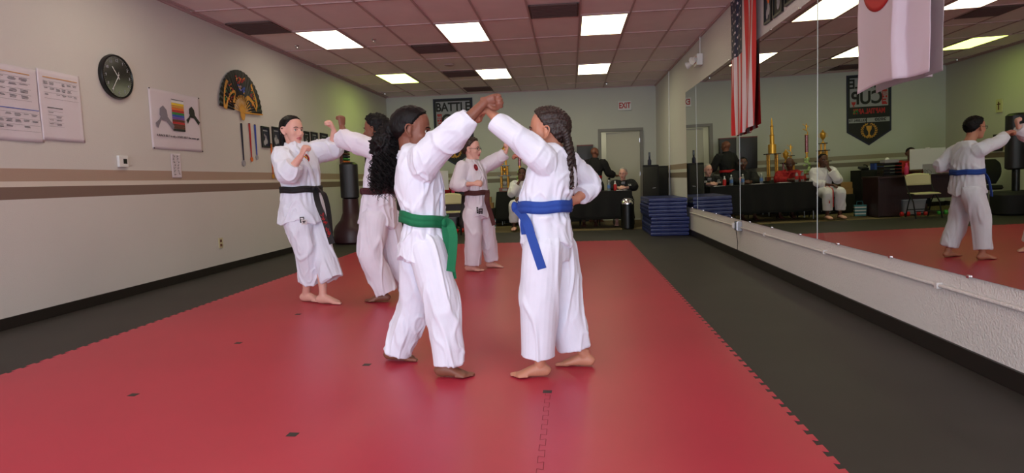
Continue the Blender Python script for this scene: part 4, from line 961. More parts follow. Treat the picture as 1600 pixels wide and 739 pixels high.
for sx in (-1, 1):
    for s_ in (-1, 1): MB().cyl((sx*.65, s_*.22, 0), (sx*.65, s_*.22, .74), .014, 10).build('leg', 'steel', t, smooth=True)
o = drape('tablecloth', -1.71, -.19, 14.06, 14.64, .777, .10, None, 'blackcloth', seed=4); tag(o, 'black cloth draped over the trophy table by the back wall', 'tablecloth')
def bottle(x, y, z, lab, m2='label_blue', cap='white_plastic', name='water_bottle', body='glass', s=1.0, cat='bottle', group='water bottles on the judges table'):
    t = thing(name, lab, cat, (x, y, z), 0, group)
    MB().lathe((0, 0, 0), [(.028*s, 0), (.033*s, .01), (.033*s, .13*s), (.030*s, .15*s), (.014*s, .185*s), (.013*s, .20*s)]).build('bottle_body', body, t, smooth=True)
    MB().lathe((0, 0, 0), [(.0338*s, .05*s), (.0342*s, .055*s), (.0342*s, .115*s), (.0338*s, .12*s)]).build('bottle_label', m2, t, smooth=True)
    MB().lathe((0, 0, 0), [(.0155*s, .195*s), (.0155*s, .215*s), (.012*s, .22*s)]).build('cap', cap, t, smooth=True); return t
bottle(.80, 12.95, .76, 'clear water bottle beside the older man in glasses', group='water bottles on the judges table'); bottle(.56, 13.0, .76, 'clear water bottle left of the older man'); bottle(.16, 13.1, .76, 'clear water bottle in front of the middle judge')
bottle(-.50, 12.98, .76, 'left one of the two red-labelled bottles before the man in red', 'c_red', 'c_red'); bottle(-.60, 12.95, .76, 'right one of the two red-labelled bottles before the man in red', 'c_red', 'c_red')
t = thing('drink_can', 'red drink bottle beside the older man at the table', 'drink', (.93, 12.98, .76)); MB().lathe((0, 0, 0), [(.03, 0), (.034, .01), (.034, .11), (.027, .13)]).build('can', 'red_plastic', t, smooth=True); MB().lathe((0, 0, 0), [(.028, .13), (.014, .16), (.014, .20)]).build('neck', 'white_plastic', t, smooth=True)
for x, y, a, lab in ((-.25, 12.98, .1, 'white score sheets in front of the man in red'), (.30, 12.95, -.1, 'white score sheet in front of the middle judge'), (-.78, 12.98, .2, 'white score sheet at the table corner near the chin-resting man'), (1.05, 12.95, .1, 'white sheet by the older man')):
    t = MB().box((0, 0, .002), (.216, .28, .004)).build('score_sheet', 'paper'); t.location = (x, y, .7605); t.rotation_euler.z = a; tag(t, lab, 'paper', 'score sheets')
# ------------------------------------------------------------------ trophies
def figure(b, x, y, z, s=1.0):        # a little gold athlete
    b.stube([(x, y, z, .014*s, .012*s), (x, y, z+.05*s, .018*s, .014*s), (x, y, z+.10*s, .024*s, .016*s), (x, y, z+.125*s, .008*s, .008*s)], 3, 8); b.ell((x, y, z+.14*s), (.013*s, .013*s, .016*s), n=8)
    b.tube([(x, y, z+.11*s), (x+.05*s, y, z+.12*s), (x+.075*s, y, z+.15*s)], .007*s, 6); b.tube([(x, y, z+.11*s), (x-.045*s, y, z+.09*s), (x-.03*s, y, z+.06*s)], .007*s, 6)
    b.tube([(x, y, z), (x-.03*s, y, z-.04*s), (x-.02*s, y, z-.08*s)], .009*s, 6); b.tube([(x, y, z+.01*s), (x+.05*s, y, z+.02*s), (x+.08*s, y, z+.05*s)], .009*s, 6)
def cup(b, x, y, z, s=1.0):
    b.lathe((x, y, z), [(.03*s, 0), (.03*s, .01*s), (.008*s, .025*s), (.008*s, .05*s), (.025*s, .07*s), (.042*s, .11*s), (.045*s, .16*s), (.03*s, .175*s), (.012*s, .20*s), (.004*s, .22*s)], 14)
    for s_ in (-1, 1): b.tube([(x+s_*.04*s, y, z+.145*s), (x+s_*.065*s, y, z+.15*s), (x+s_*.07*s, y, z+.11*s), (x+s_*.035*s, y, z+.09*s)], .004*s, 6)
def tower(x, y, z0, lab, tiers, w=.16, top='figure', colmat='goldpat', pole=None):
    t = thing('trophy', lab, 'trophy', (x, y, z0), 0, 'trophies on the draped table')
    MB().box((0, 0, .045), (w+.07, w*.8, .09)).build('base', 'wood', t, bevel=.004); MB().box((0, -(w*.4)-.002, .045), (w*.55, .004, .05)).build('name_plate', 'c_silver', t)
    z = .09
    for h, ww, cols in tiers:
        for cx_, cy_ in cols: MB().lathe((cx_*ww, cy_*ww*.6, z), [(.029, 0), (.029, .012), (.023, .016), (.023, h-.016), (.029, h-.012), (.029, h)], 12).build('column', colmat, t, smooth=True)
        MB().box((0, 0, z+h+.009), (ww*1.3+.03, ww*.9+.02, .018)).build('tier_plate', 'marble', t, bevel=.003)
        z += h+.018
    b = MB()
    if top == 'figure': figure(b, 0, 0, z+.09)
    elif top == 'cup': cup(b, 0, 0, z, 1.35)
    elif top == 'spire':
        b.lathe((0, 0, z), [(.085, 0), (.085, .20), (.05, .21), (.046, .40), (.060, .41), (.035, .42), (.031, .60), (.045, .61), (.02, .62), (.016, .73), (.004, .79)], 16)
    b.build('trophy_top', 'gold', t, smooth=True); return t, z
S4 = [(-.4, -.4), (.4, -.4), (-.4, .4), (.4, .4)]; S2 = [(-.4, 0), (.4, 0)]
tower(-.44, 14.28, .78, 'tallest trophy, a gold tower with a stepped spire, beside the padded shields', [(.50, .22, S4)], .22, 'spire')
t, z = tower(-.69, 14.16, .78, 'small gold cup trophy on dark columns right beside the tallest trophy', [(.28, .14, S2)], .14, 'cup', 'foil')
t, z = tower(-.86, 14.34, .78, 'gold trophy with a small athlete figure, behind the man in red', [(.26, .15, S2), (.16, .09, [(0, 0)])], .15, 'figure')
t, z = tower(-1.53, 14.28, .78, 'two-tier gold column trophy left of the cream uniformed man', [(.27, .20, S4), (.22, .16, S4), (.14, .10, S2)], .2, 'cup')
b = MB(); cup(b, 0, 0, .38+.02, .9); b.build('inner_cup', 'gold', t, smooth='all'); MB().lathe((0, -.02, .13), [(.03, 0), (.05, .03), (.055, .08), (.03, .11)], 12).build('inner_ball', 'c_silver', t, smooth='all')
t = thing('trophy', 'tall thin trophy with a red and white patterned pole and pale green blossom middle', 'trophy', (-1.17, 14.25, .78), 0, 'trophies on the draped table')
MB().box((0, 0, .06), (.2, .14, .12)).build('base', 'wood', t, bevel=.004); MB().box((0, -.072, .06), (.09, .004, .07)).build('name_plate', 'c_silver', t)
b = MB(); rr = random.Random(2)
for k in range(26):
    a = rr.uniform(0, 6.28); z = rr.uniform(.13, .46); q = .03+.03*math.sin((z-.13)/.33*PI); b.ell((q*math.cos(a), q*math.sin(a)*.7, z), (.030, .018, .026), n=8)
b.build('blossom_cluster', 'bloom', t, smooth='all')
b = MB().lathe((0, 0, .46), [(.035, 0), (.035, .03), (.02, .04), (.02, .10), (.036, .11), (.036, .13)], 12); b.build('stem', 'gold', t, smooth=True)
MB().cyl((0, 0, .59), (0, 0, .97), .036, 14).build('patterned_pole', 'foil', t, smooth=True); b = MB(); b.lathe((0, 0, .97), [(.036, 0), (.036, .015), (.01, .02)], 12); figure(b, 0, 0, 1.07); b.build('trophy_top', 'gold', t, smooth='all')
# ------------------------------------------------------------------ folding chairs
def folding_chair(x, y, rz, lab, mt='cream', fm='black_matte'):   # faces local -y
    t = thing('folding_chair', lab, 'chair', (x, y, 0), rz, 'folding chairs')
    b = MB()
    def sf(u, v):
        X = (u-.5)*.44; Z = .60+v*.22; return V((X*(1-.06*(1-v)), .19+.06*(v)+.028*(1-(2*u-1)**2)-.02, Z-.03*(2*u-1)**2*v))
    b.grid(sf, 14, 6); b.build('backrest', mt, t, smooth=True, thick=.014)
    b = MB(); b.grid(lambda u, v: V(((u-.5)*.42*(1-.08*v), -.20+.38*v, .455-.018*math.sin(PI*v)*math.sin(PI*u)+(.0 if v > .1 else -.01))), 12, 10); b.build('seat', mt, t, smooth=True, thick=.018)
    for s_ in (-1, 1):
        MB().tube([(s_*.215, -.24, .0), (s_*.215, -.13, .30), (s_*.213, .10, .50), (s_*.212, .20, .62), (s_*.208, .235, .80)], .012, 8).build('frame_tube', fm, t, smooth='all')
        MB().tube([(s_*.19, .26, .0), (s_*.19, .12, .30), (s_*.19, .0, .445)], .011, 8).build('leg', fm, t, smooth='all')
    MB().cyl((-.19, .20, .14), (.19, .20, .14), .008, 8).build('crossbar', fm, t); MB().cyl((-.215, -.19, .13), (.215, -.19, .13), .008, 8).build('crossbar', fm, t)
    return t
ch = folding_chair(-2.40, 12.0, .1, 'cream plastic folding chair standing in front of the dark desk')
kc = folding_chair(1.14, 13.63, 0, 'dark folding chair under the older man with grey hair', 'black_matte')
for x, y, lab in ((.40, 13.66, 'dark folding chair under the middle judge'), (-.45, 13.66, 'dark folding chair under the man in red'), (-1.03, 13.02, 'dark folding chair under the man in cream uniform'), (-3.03, 13.70, 'dark chair behind the desk, under the person in red')):
    dup(kc, (x, y, 0), 0, lab)
# ------------------------------------------------------------------ desk corner
t = thing('desk', 'dark mahogany office desk by the left end of the back wall', 'desk', (-2.75, 12.85, 0))
MB().box((0, 0, .765), (1.80, .68, .035)).build('desk_top', 'mahogany', t, bevel=.005); MB().box((.87, 0, .374), (.035, .64, .746)).build('side_panel', 'mahogany', t); MB().box((-.87, 0, .374), (.035, .64, .746)).build('side_panel', 'mahogany', t)
MB().box((0, -.2, .53), (1.70, .025, .44)).build('front_panel', 'mahogany', t); MB().box((.62, .04, .374), (.42, .5, .744)).build('drawer_unit', 'mahogany', t, bevel=.004)
t = thing('computer_monitor', 'large white-backed computer monitor on the dark desk', 'monitor', (-2.90, 12.78, .783), .0)
b = MB().box((0, 0, .30), (.66, .02, .40)); b.build('screen_back', 'white_plastic', t, bevel=.004); MB().box((0, .011, .31), (.63, .004, .35)).build('screen', 'black_plastic', t)
b = MB().box((0, -.03, .11), (.20, .012, .2), Matrix.Rotation(-.3, 3, 'X')); b.box((0, -.03, .005), (.22, .18, .01)); b.build('stand', 'steel', t, bevel=.003); MB().box((0, -.0, .505), (.07, .03, .025)).build('webcam', 'white_plastic', t, bevel=.004)
t = thing('tray_stack', 'black stacking letter trays on the desk beside the pink bottle', 'letter trays', (-2.20, 12.80, .783))
for k in range(4):
    b = MB(); b.box((0, 0, .01+.065*k), (.34, .26, .006)); 
    for s_ in (-1, 1): b.box((s_*.167, 0, .035+.065*k), (.006, .26, .055))
    b.box((0, .127, .035+.065*k), (.33, .006, .05)); b.build('tray', 'black_plastic', t)
t = thing('tissue_box', 'pale green and white box on top of the letter trays', 'box', (-2.20, 12.80, 1.045)); MB().box((0, 0, .03), (.26, .2, .06)).build('box_body', 'c_silver', t, bevel=.004); MB().ell((.04, 0, .065), (.04, .03, .04), n=10).build('tissue', 'white_plastic', t)
bottle(-2.46, 12.68, .783, 'pink drinking bottle with straw on the desk', 'pink', 'pink', 'drinking_bottle', 'pink', 1.1, group=None)
t = thing('wire_organizer', 'small wire organizer with papers on the desk before the monitor', 'organizer', (-2.75, 12.6, .783)); b = MB()
for k in range(4): b.tube([(-.1+.06*k, -.04, 0), (-.1+.06*k, -.04, .05), (-.07+.06*k, .0, .09), (-.04+.06*k, .04, .05), (-.04+.06*k, .04, 0)], .003, 6)
b.build('wire', 'black_plastic', t); MB().box((0, 0, .004), (.32, .1, .006)).build('papers', 'paper', t)
t = thing('storage_cabinet', 'black cabinet against the back wall left of the trophy table', 'cabinet', (-2.62, 14.5, 0))
MB().box((0, 0, .45), (.62, .5, .9)).build('cabinet_body', 'black_matte', t, bevel=.006)
for s_ in (-1, 1):
    d = MB().box((s_*.153, -.255, .45), (.295, .018, .84)).build('door', 'black_matte', t, bevel=.003); MB().box((s_*.03, -.27, .5), (.012, .014, .12)).build('handle', 'steel', d)
t = thing('desk_phone', 'black desk phone on the storage cabinet', 'phone', (-2.45, 14.43, .915)); MB().box((0, 0, .03), (.16, .18, .05), Matrix.Rotation(.25, 3, 'X')).build('phone_body', 'black_plastic', t, bevel=.006); MB().stube([(-.05, -.08, .07, .02, .015), (-.05, 0, .10, .014, .012), (-.05, .08, .10, .02, .015)], 3, 10).build('handset', 'black_plastic', t)
t = thing('supply_box', 'blue supply box on the storage cabinet beside the phone', 'box', (-2.75, 14.45, .90)); MB().box((0, 0, .07), (.2, .2, .14)).build('box_body', 'c_blue', t, bevel=.005); MB().box((0, 0, .145), (.21, .21, .016)).build('lid', 'black_plastic', t, bevel=.003)
t = thing('crate_cabinet', 'low black cabinet behind the cream uniformed man', 'cabinet', (-1.96, 14.3, 0)); MB().box((0, 0, .2), (.36, .32, .40)).build('cabinet_body', 'black_matte', t, bevel=.006); MB().box((0, -.163, .2), (.33, .012, .36)).build('door', 'black_matte', t, bevel=.002)
for x, z, w_, lab in ((-1.96, .40, .30, 'lower cardboard box on the low black cabinet'), (-1.98, .535, .24, 'upper cardboard box on the low black cabinet')):
    t = thing('cardboard_box', lab, 'box', (x, 14.27, z), .06); MB().box((0, 0, .065), (w_, .22, .13)).build('carton', 'card', t, bevel=.003); MB().box((0, 0, .131), (w_+.002, .05, .003)).build('tape', 'cream', t)
t = thing('striped_bag', 'small teal and white striped bag on the carpet beside the desk', 'bag', (-1.73, 13.0, 0), .2)
b = MB()
for k in range(7): b.box((0, 0, .018+.032*k), (.20+.004*k, .12, .031), mi=k % 2)
b.build('bag_body', ['teal', 'c_white'], t, bevel=.003); MB().tube([(-.06, 0, .22), (-.05, 0, .30), (.05, 0, .30), (.06, 0, .22)], .005, 6).build('handle', 'teal', t)
for x, y, m_, lab in ((-2.30, 12.42, 'red_plastic', 'red dumbbell on the carpet under the desk, nearer the cream chair'), (-2.60, 12.40, 'red_plastic', 'second red dumbbell under the desk'), (-2.98, 12.42, 'green_plastic', 'green dumbbell under the desk'), (-3.20, 12.42, 'green_plastic', 'farther green dumbbell under the desk')):
    t = thing('dumbbell', lab, 'dumbbell', (x, y, .045), .2, 'dumbbells under the desk')
    for s_ in (-1, 1): MB().lathe((s_*.055, 0, 0), [(.03, -.03), (.045, -.02), (.045, .02), (.03, .03)], 8, axis=(1, 0, 0)).build('weight', m_, t)
    MB().cyl((-.05, 0, 0), (.05, 0, 0), .014, 10).build('grip', 'black_plastic', t)
t = thing('storage_bin', 'pale blue plastic bin under the desk behind the chair', 'bin', (-2.66, 12.92, 0)); b = MB().tube([(0, 0, 0), (0, 0, .28)], [(.20, .15), (.24, .18)], 4+16, side=(1, 0, 0), exp=.4); b.build('bin_body', 'c_silver', t); MB().tube([(0, 0, .28), (0, 0, .30)], [(.25, .19), (.25, .19)], 20, side=(1, 0, 0), exp=.4).build('lid', 'white_plastic', t)
# office chair and kick bags at the left wall
t = thing('office_chair', 'dark office chair beside the left wall behind the desk', 'chair', (-3.95, 12.7, 0), .5)
b = MB(); b.stube([(0, .22, .52, .15, .03), (0, .24, .70, .23, .045), (0, .27, .90, .22, .04), (0, .28, 1.0, .14, .025)], 4, 16, side=(1, 0, 0)); b.build('backrest', 'black_matte', t, smooth='all')
b = MB().tube([(0, 0, .42), (0, 0, .45), (0, 0, .50)], [(.22, .21), (.25, .24), (.23, .22)], 20, side=(1, 0, 0), exp=.6); b.build('seat', 'black_matte', t, smooth=True)
MB().cyl((0, 0, .08), (0, 0, .42), .025, 12).build('post', 'steel', t)
for k in range(5):
    a = 2*PI*k/5; l_ = MB().tube([(0, 0, .10), (.28*math.cos(a), .28*math.sin(a), .07)], [(.022, .018), (.016, .012)], 8).build('base_arm', 'black_plastic', t); MB().cyl((.28*math.cos(a), .28*math.sin(a)-.012, .032), (.28*math.cos(a), .28*math.sin(a)+.012, .032), .03, 12).build('caster', 'black_plastic', l_)
for x, y, mt, lab, z1 in ((-3.98, 10.75, 'maroon', 'black standing kick bag with a maroon base beside the left wall', 1.46), (-3.86, 11.80, 'black_matte', 'tall black padded kick bag on a box base, seen in the mirror corner', 1.80)):
    t = thing('kick_bag', lab, 'punching bag', (x, y, 0), .2, 'standing kick bags')
    b = MB()
    if mt == 'maroon': b.lathe((0, 0, 0), [(.30, 0), (.33, .03), (.33, .22), (.29, .32), (.20, .42), (.15, .55), (.14, .80)], 28)
    else: b.tube([(0, 0, 0), (0, 0, .03), (0, 0, .36), (0, 0, .42)], [(.30, .30), (.33, .33), (.33, .33), (.27, .27)], 24, side=(1, 0, 0), exp=.5)
    b.build('base', mt, t, smooth=True)
    if mt != 'maroon': MB().cyl((0, 0, .42), (0, 0, .90), .06, 14).build('stem', 'black_plastic', t, smooth=True)
    MB().tube([(0, 0, .80), (0, 0, .83), (0, 0, z1-.04), (0, 0, z1)], [(.12, .10), (.16, .13), (.16, .13), (.11, .09)], 24, side=(1, 0, 0), exp=.7).build('bag', 'vinyl_black', t, smooth=True)
# ------------------------------------------------------------------ right rear corner
def blue_mats():
    zs = 0
    rr = random.Random(4)
    words = ['lowest', 'second', 'third', 'fourth', 'fifth', 'sixth', 'seventh', 'eighth', 'ninth', 'topmost']
    for k in range(10):
        h = .0655; ox = rr.uniform(-.008, .008)-(.0 if k < 5 else .03); oy = rr.uniform(-.012, .012)-(0 if k < 5 else -.02)
        t = thing('folded_mat', f'blue vinyl folded tumbling mat, {words[k]} from the floor in the stack' if k < 9 else 'blue vinyl folded tumbling mat on top of the stack', 'gym mat', (1.70+ox, 11.42+oy, zs), 0, 'stacked blue tumbling mats')
        b = MB()
        b.rings([[V((sx*(.325-ins), sy_*(.66-ins), z)) for sx, sy_ in ((-1, -1), (-.33, -1.0), (.33, -1), (1, -1), (1, -.33), (1, .33), (1, 1), (.33, 1), (-.33, 1), (-1, 1), (-1, .33), (-1, -.33))] for z, ins in ((.001, .012), (.008, .003), (.03, 0), (h-.034, 0), (h-.010, .003), (h-.002, .012))])
        b.build('mat_body', 'vinyl_blue', t, smooth=True)
        b = MB(); 
        for s_ in (-1, 1): b.box((0, s_*.662, h*.5), (.60, .004, .006))
        b.box((-.327, 0, h*.5), (.004, 1.25, .006)); b.build('fold_seam', 'c_navy', t)
        zs += h
    return zs
zt = blue_mats()
def pa(x, y, rz, lab, logo=True, h=1.26, w_=.36, d=.36):
    t = thing('loudspeaker', lab, 'speaker', (x, y, 0), rz, 'black loudspeakers in the corner')
    b = MB().prism([(-w_/2, -d/2), (w_/2, -d/2), (w_/2*.7, d/2), (-w_/2*.7, d/2)], 0, h); b.build('cabinet', 'black_matte', t, bevel=.02, smooth=True)
    b = MB(); b.grid(lambda u, v: V(((u-.5)*w_*.9, -d/2-.004-.02*math.sin(PI*u), .06+v*(h-.10))), 12, 2); b.build('grille', 'grille', t, smooth=True, thick=.004)
    if logo: MB().prism([(-.03, -.008), (.035, -.004), (.05, .012), (.0, .006)], 0, .004).build('logo', 'c_silver', t).matrix_local = Matrix.Translation((.05, -d/2-.03, .80)) @ Matrix.Rotation(PI/2, 4, 'X')
    return t
pa(1.62, 12.62, -.12, 'large black loudspeaker with a small silver logo behind the blue mats', w_=.32); pa(1.875, 13.0, 0, 'black loudspeaker against the right wall behind the other one', False, 1.24, w_=.27, d=.28)
t = thing('hand_sprayer', 'small dark bottle standing on top of the loudspeaker', 'bottle', (1.60, 12.64, 1.26)); MB().lathe((0, 0, 0), [(.035, 0), (.038, .02), (.038, .09), (.02, .12), (.018, .17)]).build('bottle_body', 'c_navy', t, smooth=True); MB().box((0, 0, .21), (.035, .06, .09)).build('nozzle', 'black_plastic', t, bevel=.005)
t = thing('waste_bin', 'black waste bin with a shiny silver dome lid between the table and blue mats', 'bin', (1.13, 12.45, 0))
MB().lathe((0, 0, 0), [(.12, 0), (.13, .01), (.135, .50)], 24).build('bin_body', 'black_plastic', t, smooth=True)
MB().lathe((0, 0, 0), [(.14, .495), (.14, .515), (.13, .55), (.10, .59), (.05, .61), (.01, .615)], 24).build('dome_lid', 'chrome', t, smooth=True); MB().box((0, -.105, .56), (.1, .01, .05), Matrix.Rotation(-.6, 3, 'X')).build('flap', 'black_plastic', t)

# ------------------------------------------------------------------ left wall
def sheet(name, lab, cat, y0, y1, z0, z1, m_='paper', tilt=0, group=None):
    t = thing(name, lab, cat, mtx=on_wall('left', (y0+y1)/2, (z0+z1)/2) @ Matrix.Rotation(tilt, 4, 'Z'), group=group); w_, h_ = y1-y0, z1-z0
    MB().grid(lambda u, v: V(((u-.5)*w_, (v-.5)*h_, .004+.006*noise.noise(V((u*w_*3, v*h_*3, y0)))+.004*abs(math.sin(u*5+y0)))), 24, 18).build('sheet', m_, t, smooth='all', thick=.002)
    return t, w_, h_
def table_print(t, x0, y1, w_, h_, cols, rows, hue, seed=0, mk='ink'):
    r = random.Random(seed); b = MB(); b2 = MB().box((x0+w_/2, y1, .0145), (w_, .006, .001)); b2.build('heading_rule', hue, t)
    for i in range(rows):
        for j in range(cols):
            if r.random() < .18: continue
            x = x0+w_*(j+.08)/cols; y = y1-.04-(h_-.05)*i/rows; n = r.randint(1, 3)
            for k in range(n):
                b.box((x+w_/cols*.35*r.uniform(.8, 1), y-.009*k, .0145), (w_/cols*r.uniform(.45, .75), .0035, .0008))
    for k in range(rows+1): b.box((x0+w_/2, y1-.03-(h_-.05)*k/rows, .0142), (w_, .0012, .0006))
    b.build('printed_table', mk, t)
t, w_, h_ = sheet('wall_chart', 'white wall chart with printed tables, leftmost sheet cut by the photo edge', 'poster', 4.35, 4.89, 1.50, 2.11, group='rank charts')
table_print(t, -.24, .25, .42, .24, 4, 4, 'c_gold', 1); table_print(t, -.24, -.04, .48, .20, 6, 3, 'c_blue', 2)
t, w_, h_ = sheet('wall_chart', 'white wall chart with printed tables, right-hand sheet next to the clock', 'poster', 4.88, 5.34, 1.525, 2.13, group='rank charts')
table_print(t, -.18, .24, .37, .20, 6, 3, 'c_gold', 3); table_print(t, -.16, -.02, .16, .18, 2, 4, 'c_black', 4)
# clock
t = thing('wall_clock', 'round black wall clock with pale hands on the left wall', 'clock', mtx=on_wall('left', 5.80, 2.20))
MB().lathe((0, 0, 0), [(.215, 0), (.22, .02), (.212, .042), (.20, .045), (.196, .034), (.01, .034)], 48).build('case', 'black_plastic', t, smooth=True)
b = MB().lathe((0, 0, .033), [(.197, .0), (.197, .003), (.0001, .0031)], 48); b.build('dial', 'marble', t, smooth=True)
for k in range(1, 13):
    a = math.radians(90-30*k); text(str(k), .042, 'c_silver', t, .158*math.cos(a), .158*math.sin(a), .0375, name='numeral')
b = MB()
for k in range(60):
    a = math.radians(6*k); b.box((.185*math.cos(a), .185*math.sin(a), .037), (.010 if k % 5 else .016, .0018, .0008), Matrix.Rotation(a, 3, 'Z'))
b.build('minute_marks', 'c_silver', t)
def hand_(a, L, w_, nm, tail=.03):
    a = math.radians(a); MB().box(((L-tail)/2*math.cos(a), (L-tail)/2*math.sin(a), .040), (L+tail, w_, .0012), Matrix.Rotation(a, 3, 'Z')).build(nm, 'c_white', t)
hand_(128, .115, .007, 'hour_hand'); hand_(236, .16, .006, 'minute_hand'); hand_(75, .05, .003, 'second_hand')
MB().lathe((0, 0, .038), [(.008, 0), (.008, .005), (.001, .006)], 12).build('hub', 'c_silver', t)
# belt poster
t, w_, h_ = sheet('poster', 'white karate poster with tied belts and a rainbow rank ladder', 'poster', 6.27, 7.17, 1.515, 2.17)
for k, m_ in enumerate(['c_white', 'c_yellow', 'c_gold', 'c_orange', 'c_red', 'c_green', 'c_blue', 'c_purple', 'c_brown', 'c_red', 'c_brown', 'c_brown', 'c_black']):
    b = MB().box((.02, .222-.0265*k, .0150), (.22, .0245, .0012)).build('rank_bar', m_, t)
MB().box((.02, .245, .0150), (.22, .006, .0012)).build('ladder_heading', 'ink', t)
for x, yo, m_, nm, s_ in ((-.24, .05, 'c_grey', 'grey_belt_drawing', 1.1), (.28, .115, 'c_black', 'black_belt_drawing', .9)):
    b = MB(); b.prism([(x+s_*q[0], yo+s_*.8*q[1]) for q in ((-.13, -.11), (-.07, -.06), (-.03, .0), (.05, -.0), (.10, -.06), (.16, -.12), (.13, -.17), (.04, -.07), (-.04, -.06), (-.10, -.17))][::-1], .0145, .0165)
    b.prism([(x+s_*q[0], yo+s_*.8*q[1]) for q in ((-.06, .0), (-.05, .08), (.0, .12), (.05, .07), (.06, .0), (.03, -.04), (-.03, -.04))][::-1], .0145, .0175); b.build(nm, m_, t)
text('A BLACK BELT is only a WHITE BELT that never quit', .034, 'ink', t, 0, -.175, .0165, sx=1.02, name='lettering')
b = MB()
for x in (-.44, .44):
    for y in (-.32, .32): b.lathe((x, y, .01), [(.007, 0), (.007, .008), (.001, .01)], 8)
b.build('push_pin', 'c_black', t)
t, w_, h_ = sheet('paper_note', 'narrow paper with brush characters hanging under the belt poster', 'paper', 6.56, 6.73, 1.20, 1.475)
r = random.Random(8); b = MB()
for c in (-.045, .025):
    for k in range(7):
        for q in range(4): b.box((c+r.uniform(-.014, .014), .11-.034*k+r.uniform(-.01, .01), .0135), (.022 if q % 2 else .003, .003 if q % 2 else .018, .0008), Matrix.Rotation(r.uniform(-.3, .3), 3, 'Z'))
b.build('brush_writing', 'ink', t)
# thermostat, outlet
t = thing('thermostat', 'small white thermostat with dark screen on the left wall stripe', 'thermostat', mtx=on_wall('left', 5.79, 1.365)); MB().box((0, 0, .014), (.125, .115, .028)).build('housing', 'white_plastic', t, bevel=.006); MB().box((.018, 0, .0285), (.05, .05, .002)).build('screen', 'black_plastic', t)
t = thing('wall_outlet', 'cream wall outlet low on the left wall', 'outlet', mtx=on_wall('left', 7.41, .365)); MB().box((0, 0, .004), (.09, .13, .008)).build('cover_plate', 'cream', t, bevel=.003)
for z in (-.028, .028):
    b = MB().box((0, z, .009), (.036, .032, .003)); b.build('socket', 'c_brown', t, bevel=.004)
# fan
t = thing('wall_fan', 'large folding fan painted black with gold and red design, on the left wall', 'fan', mtx=on_wall('left', 8.14, 2.09) @ Matrix.Rotation(math.radians(0), 4, 'Z'))
def fanpt(a, r, z):                  # a in degrees measured from the right
    return V((r*math.cos(math.radians(a)), r*math.sin(math.radians(a)), z))
A0, A1, NP_ = 4, 176, 22
b = MB()
def fr(a): return .545+.03*math.sin(math.radians(a))
b.grid(lambda u, v: fanpt(A0+(A1-A0)*u, .20+v*(fr(A0+(A1-A0)*u)-.20), .016+(.010 if int(round(u*NP_*2)) % 2 else 0)), NP_*2, 4); b.build('fan_leaf', 'c_black', t, thick=.003)
r = random.Random(12); b = MB(); cols = ['c_gold', 'c_orange', 'c_red', 'c_green', 'c_blue']
def blob(a, rr, s1, s2, rot, mi):
    c = fanpt(a, rr, .0285); b.ell(c, (s1, s2, .002), Matrix.Rotation(rot, 3, 'Z'), n=8, mi=mi)
for k in range(70):                  # sinuous gold shapes either side of a red and blue centre
    u = k/69; a = 150-28*math.sin(u*7); blob(a, .24+.27*u, .030, .009, u*9, 0); a = 34+22*math.sin(u*7+1); blob(a, .24+.27*u, .030, .009, -u*9, 0)
for k in range(26): blob(90+r.uniform(-14, 14), r.uniform(.40, .49), r.uniform(.01, .028), .010, r.uniform(0, 3), r.choice((1, 2, 2, 0)))
for k in range(20): blob(90+r.uniform(-15, 15), r.uniform(.27, .38), r.uniform(.01, .024), .012, r.uniform(0, 3), r.choice((4, 4, 0)))
for k in range(60): blob(r.choice((25, 45, 135, 155))+r.uniform(-12, 12), r.uniform(.28, .46), r.uniform(.008, .022), .008, r.uniform(0, 3), r.choice((0, 1, 3, 2)))
b.build('painted_design', cols, t)
b = MB()
for k in range(15):
    a = A0+(A1-A0)*(k+.5)/15; c = fanpt(a, .13, .026+.0006*k); b.box(c, (.22, .013, .003), Matrix.Rotation(math.radians(a), 3, 'Z'))
b.build('fan_rib', 'c_gold', t); 
MB().box(fanpt(A0-1, .28, .03), (.54, .018, .006), Matrix.Rotation(math.radians(A0-1), 3, 'Z')).build('guard_stick', 'c_gold', t, bevel=.002)
b = MB().prism([(-.05, .02), (-.045, -.05), (-.015, -.10), (.03, -.10), (.055, -.04), (.05, .02)][::-1], .018, .03); b.build('handle', 'c_gold', t, bevel=.004)
# medals
def medal(y, z1, z0, m1, m2, lab, disc=.034):
    t = thing('medal', lab, 'medal', mtx=on_wall('left', y, z1), group='medals hanging under the fan'); L = z1-z0
    b = MB(); b.prism([(-.020, 0), (.016, 0), (.006, -L+.06), (-.008, -L+.06)][::-1], .006, .009); b.prism([(-.012, -.003), (.022, 0), (.012, -L+.06), (.0, -L+.06)][::-1], .010, .012); b.build('ribbon', m1, t)
    MB().lathe((.002, -L+.03, .006), [(disc, 0), (disc, .006), (disc*.8, .007), (disc*.75, .005), (.001, .0055)], 20).build('medallion', m2, t, smooth=True)
    MB().lathe((.0, 0, 0), [(.009, 0), (.006, .012), (.010, .016), (.002, .018)], 10).build('hook', 'c_black', t)
medal(8.11, 1.94, 1.37, 'c_navy', 'c_silver', 'medal with a dark ribbon and silver disc, leftmost of those under the fan', .042); medal(8.325, 1.96, 1.43, 'c_red', 'c_orange', 'medal with a red ribbon and orange disc beside the dark one'); medal(8.477, 1.955, 1.46, 'c_blue', 'c_silver', 'medal with a blue and white ribbon, nearest the picture frames'); medal(8.92, 1.71, 1.19, 'c_orange', 'c_gold', 'medal with an orange ribbon hanging lower by the black-belted woman')
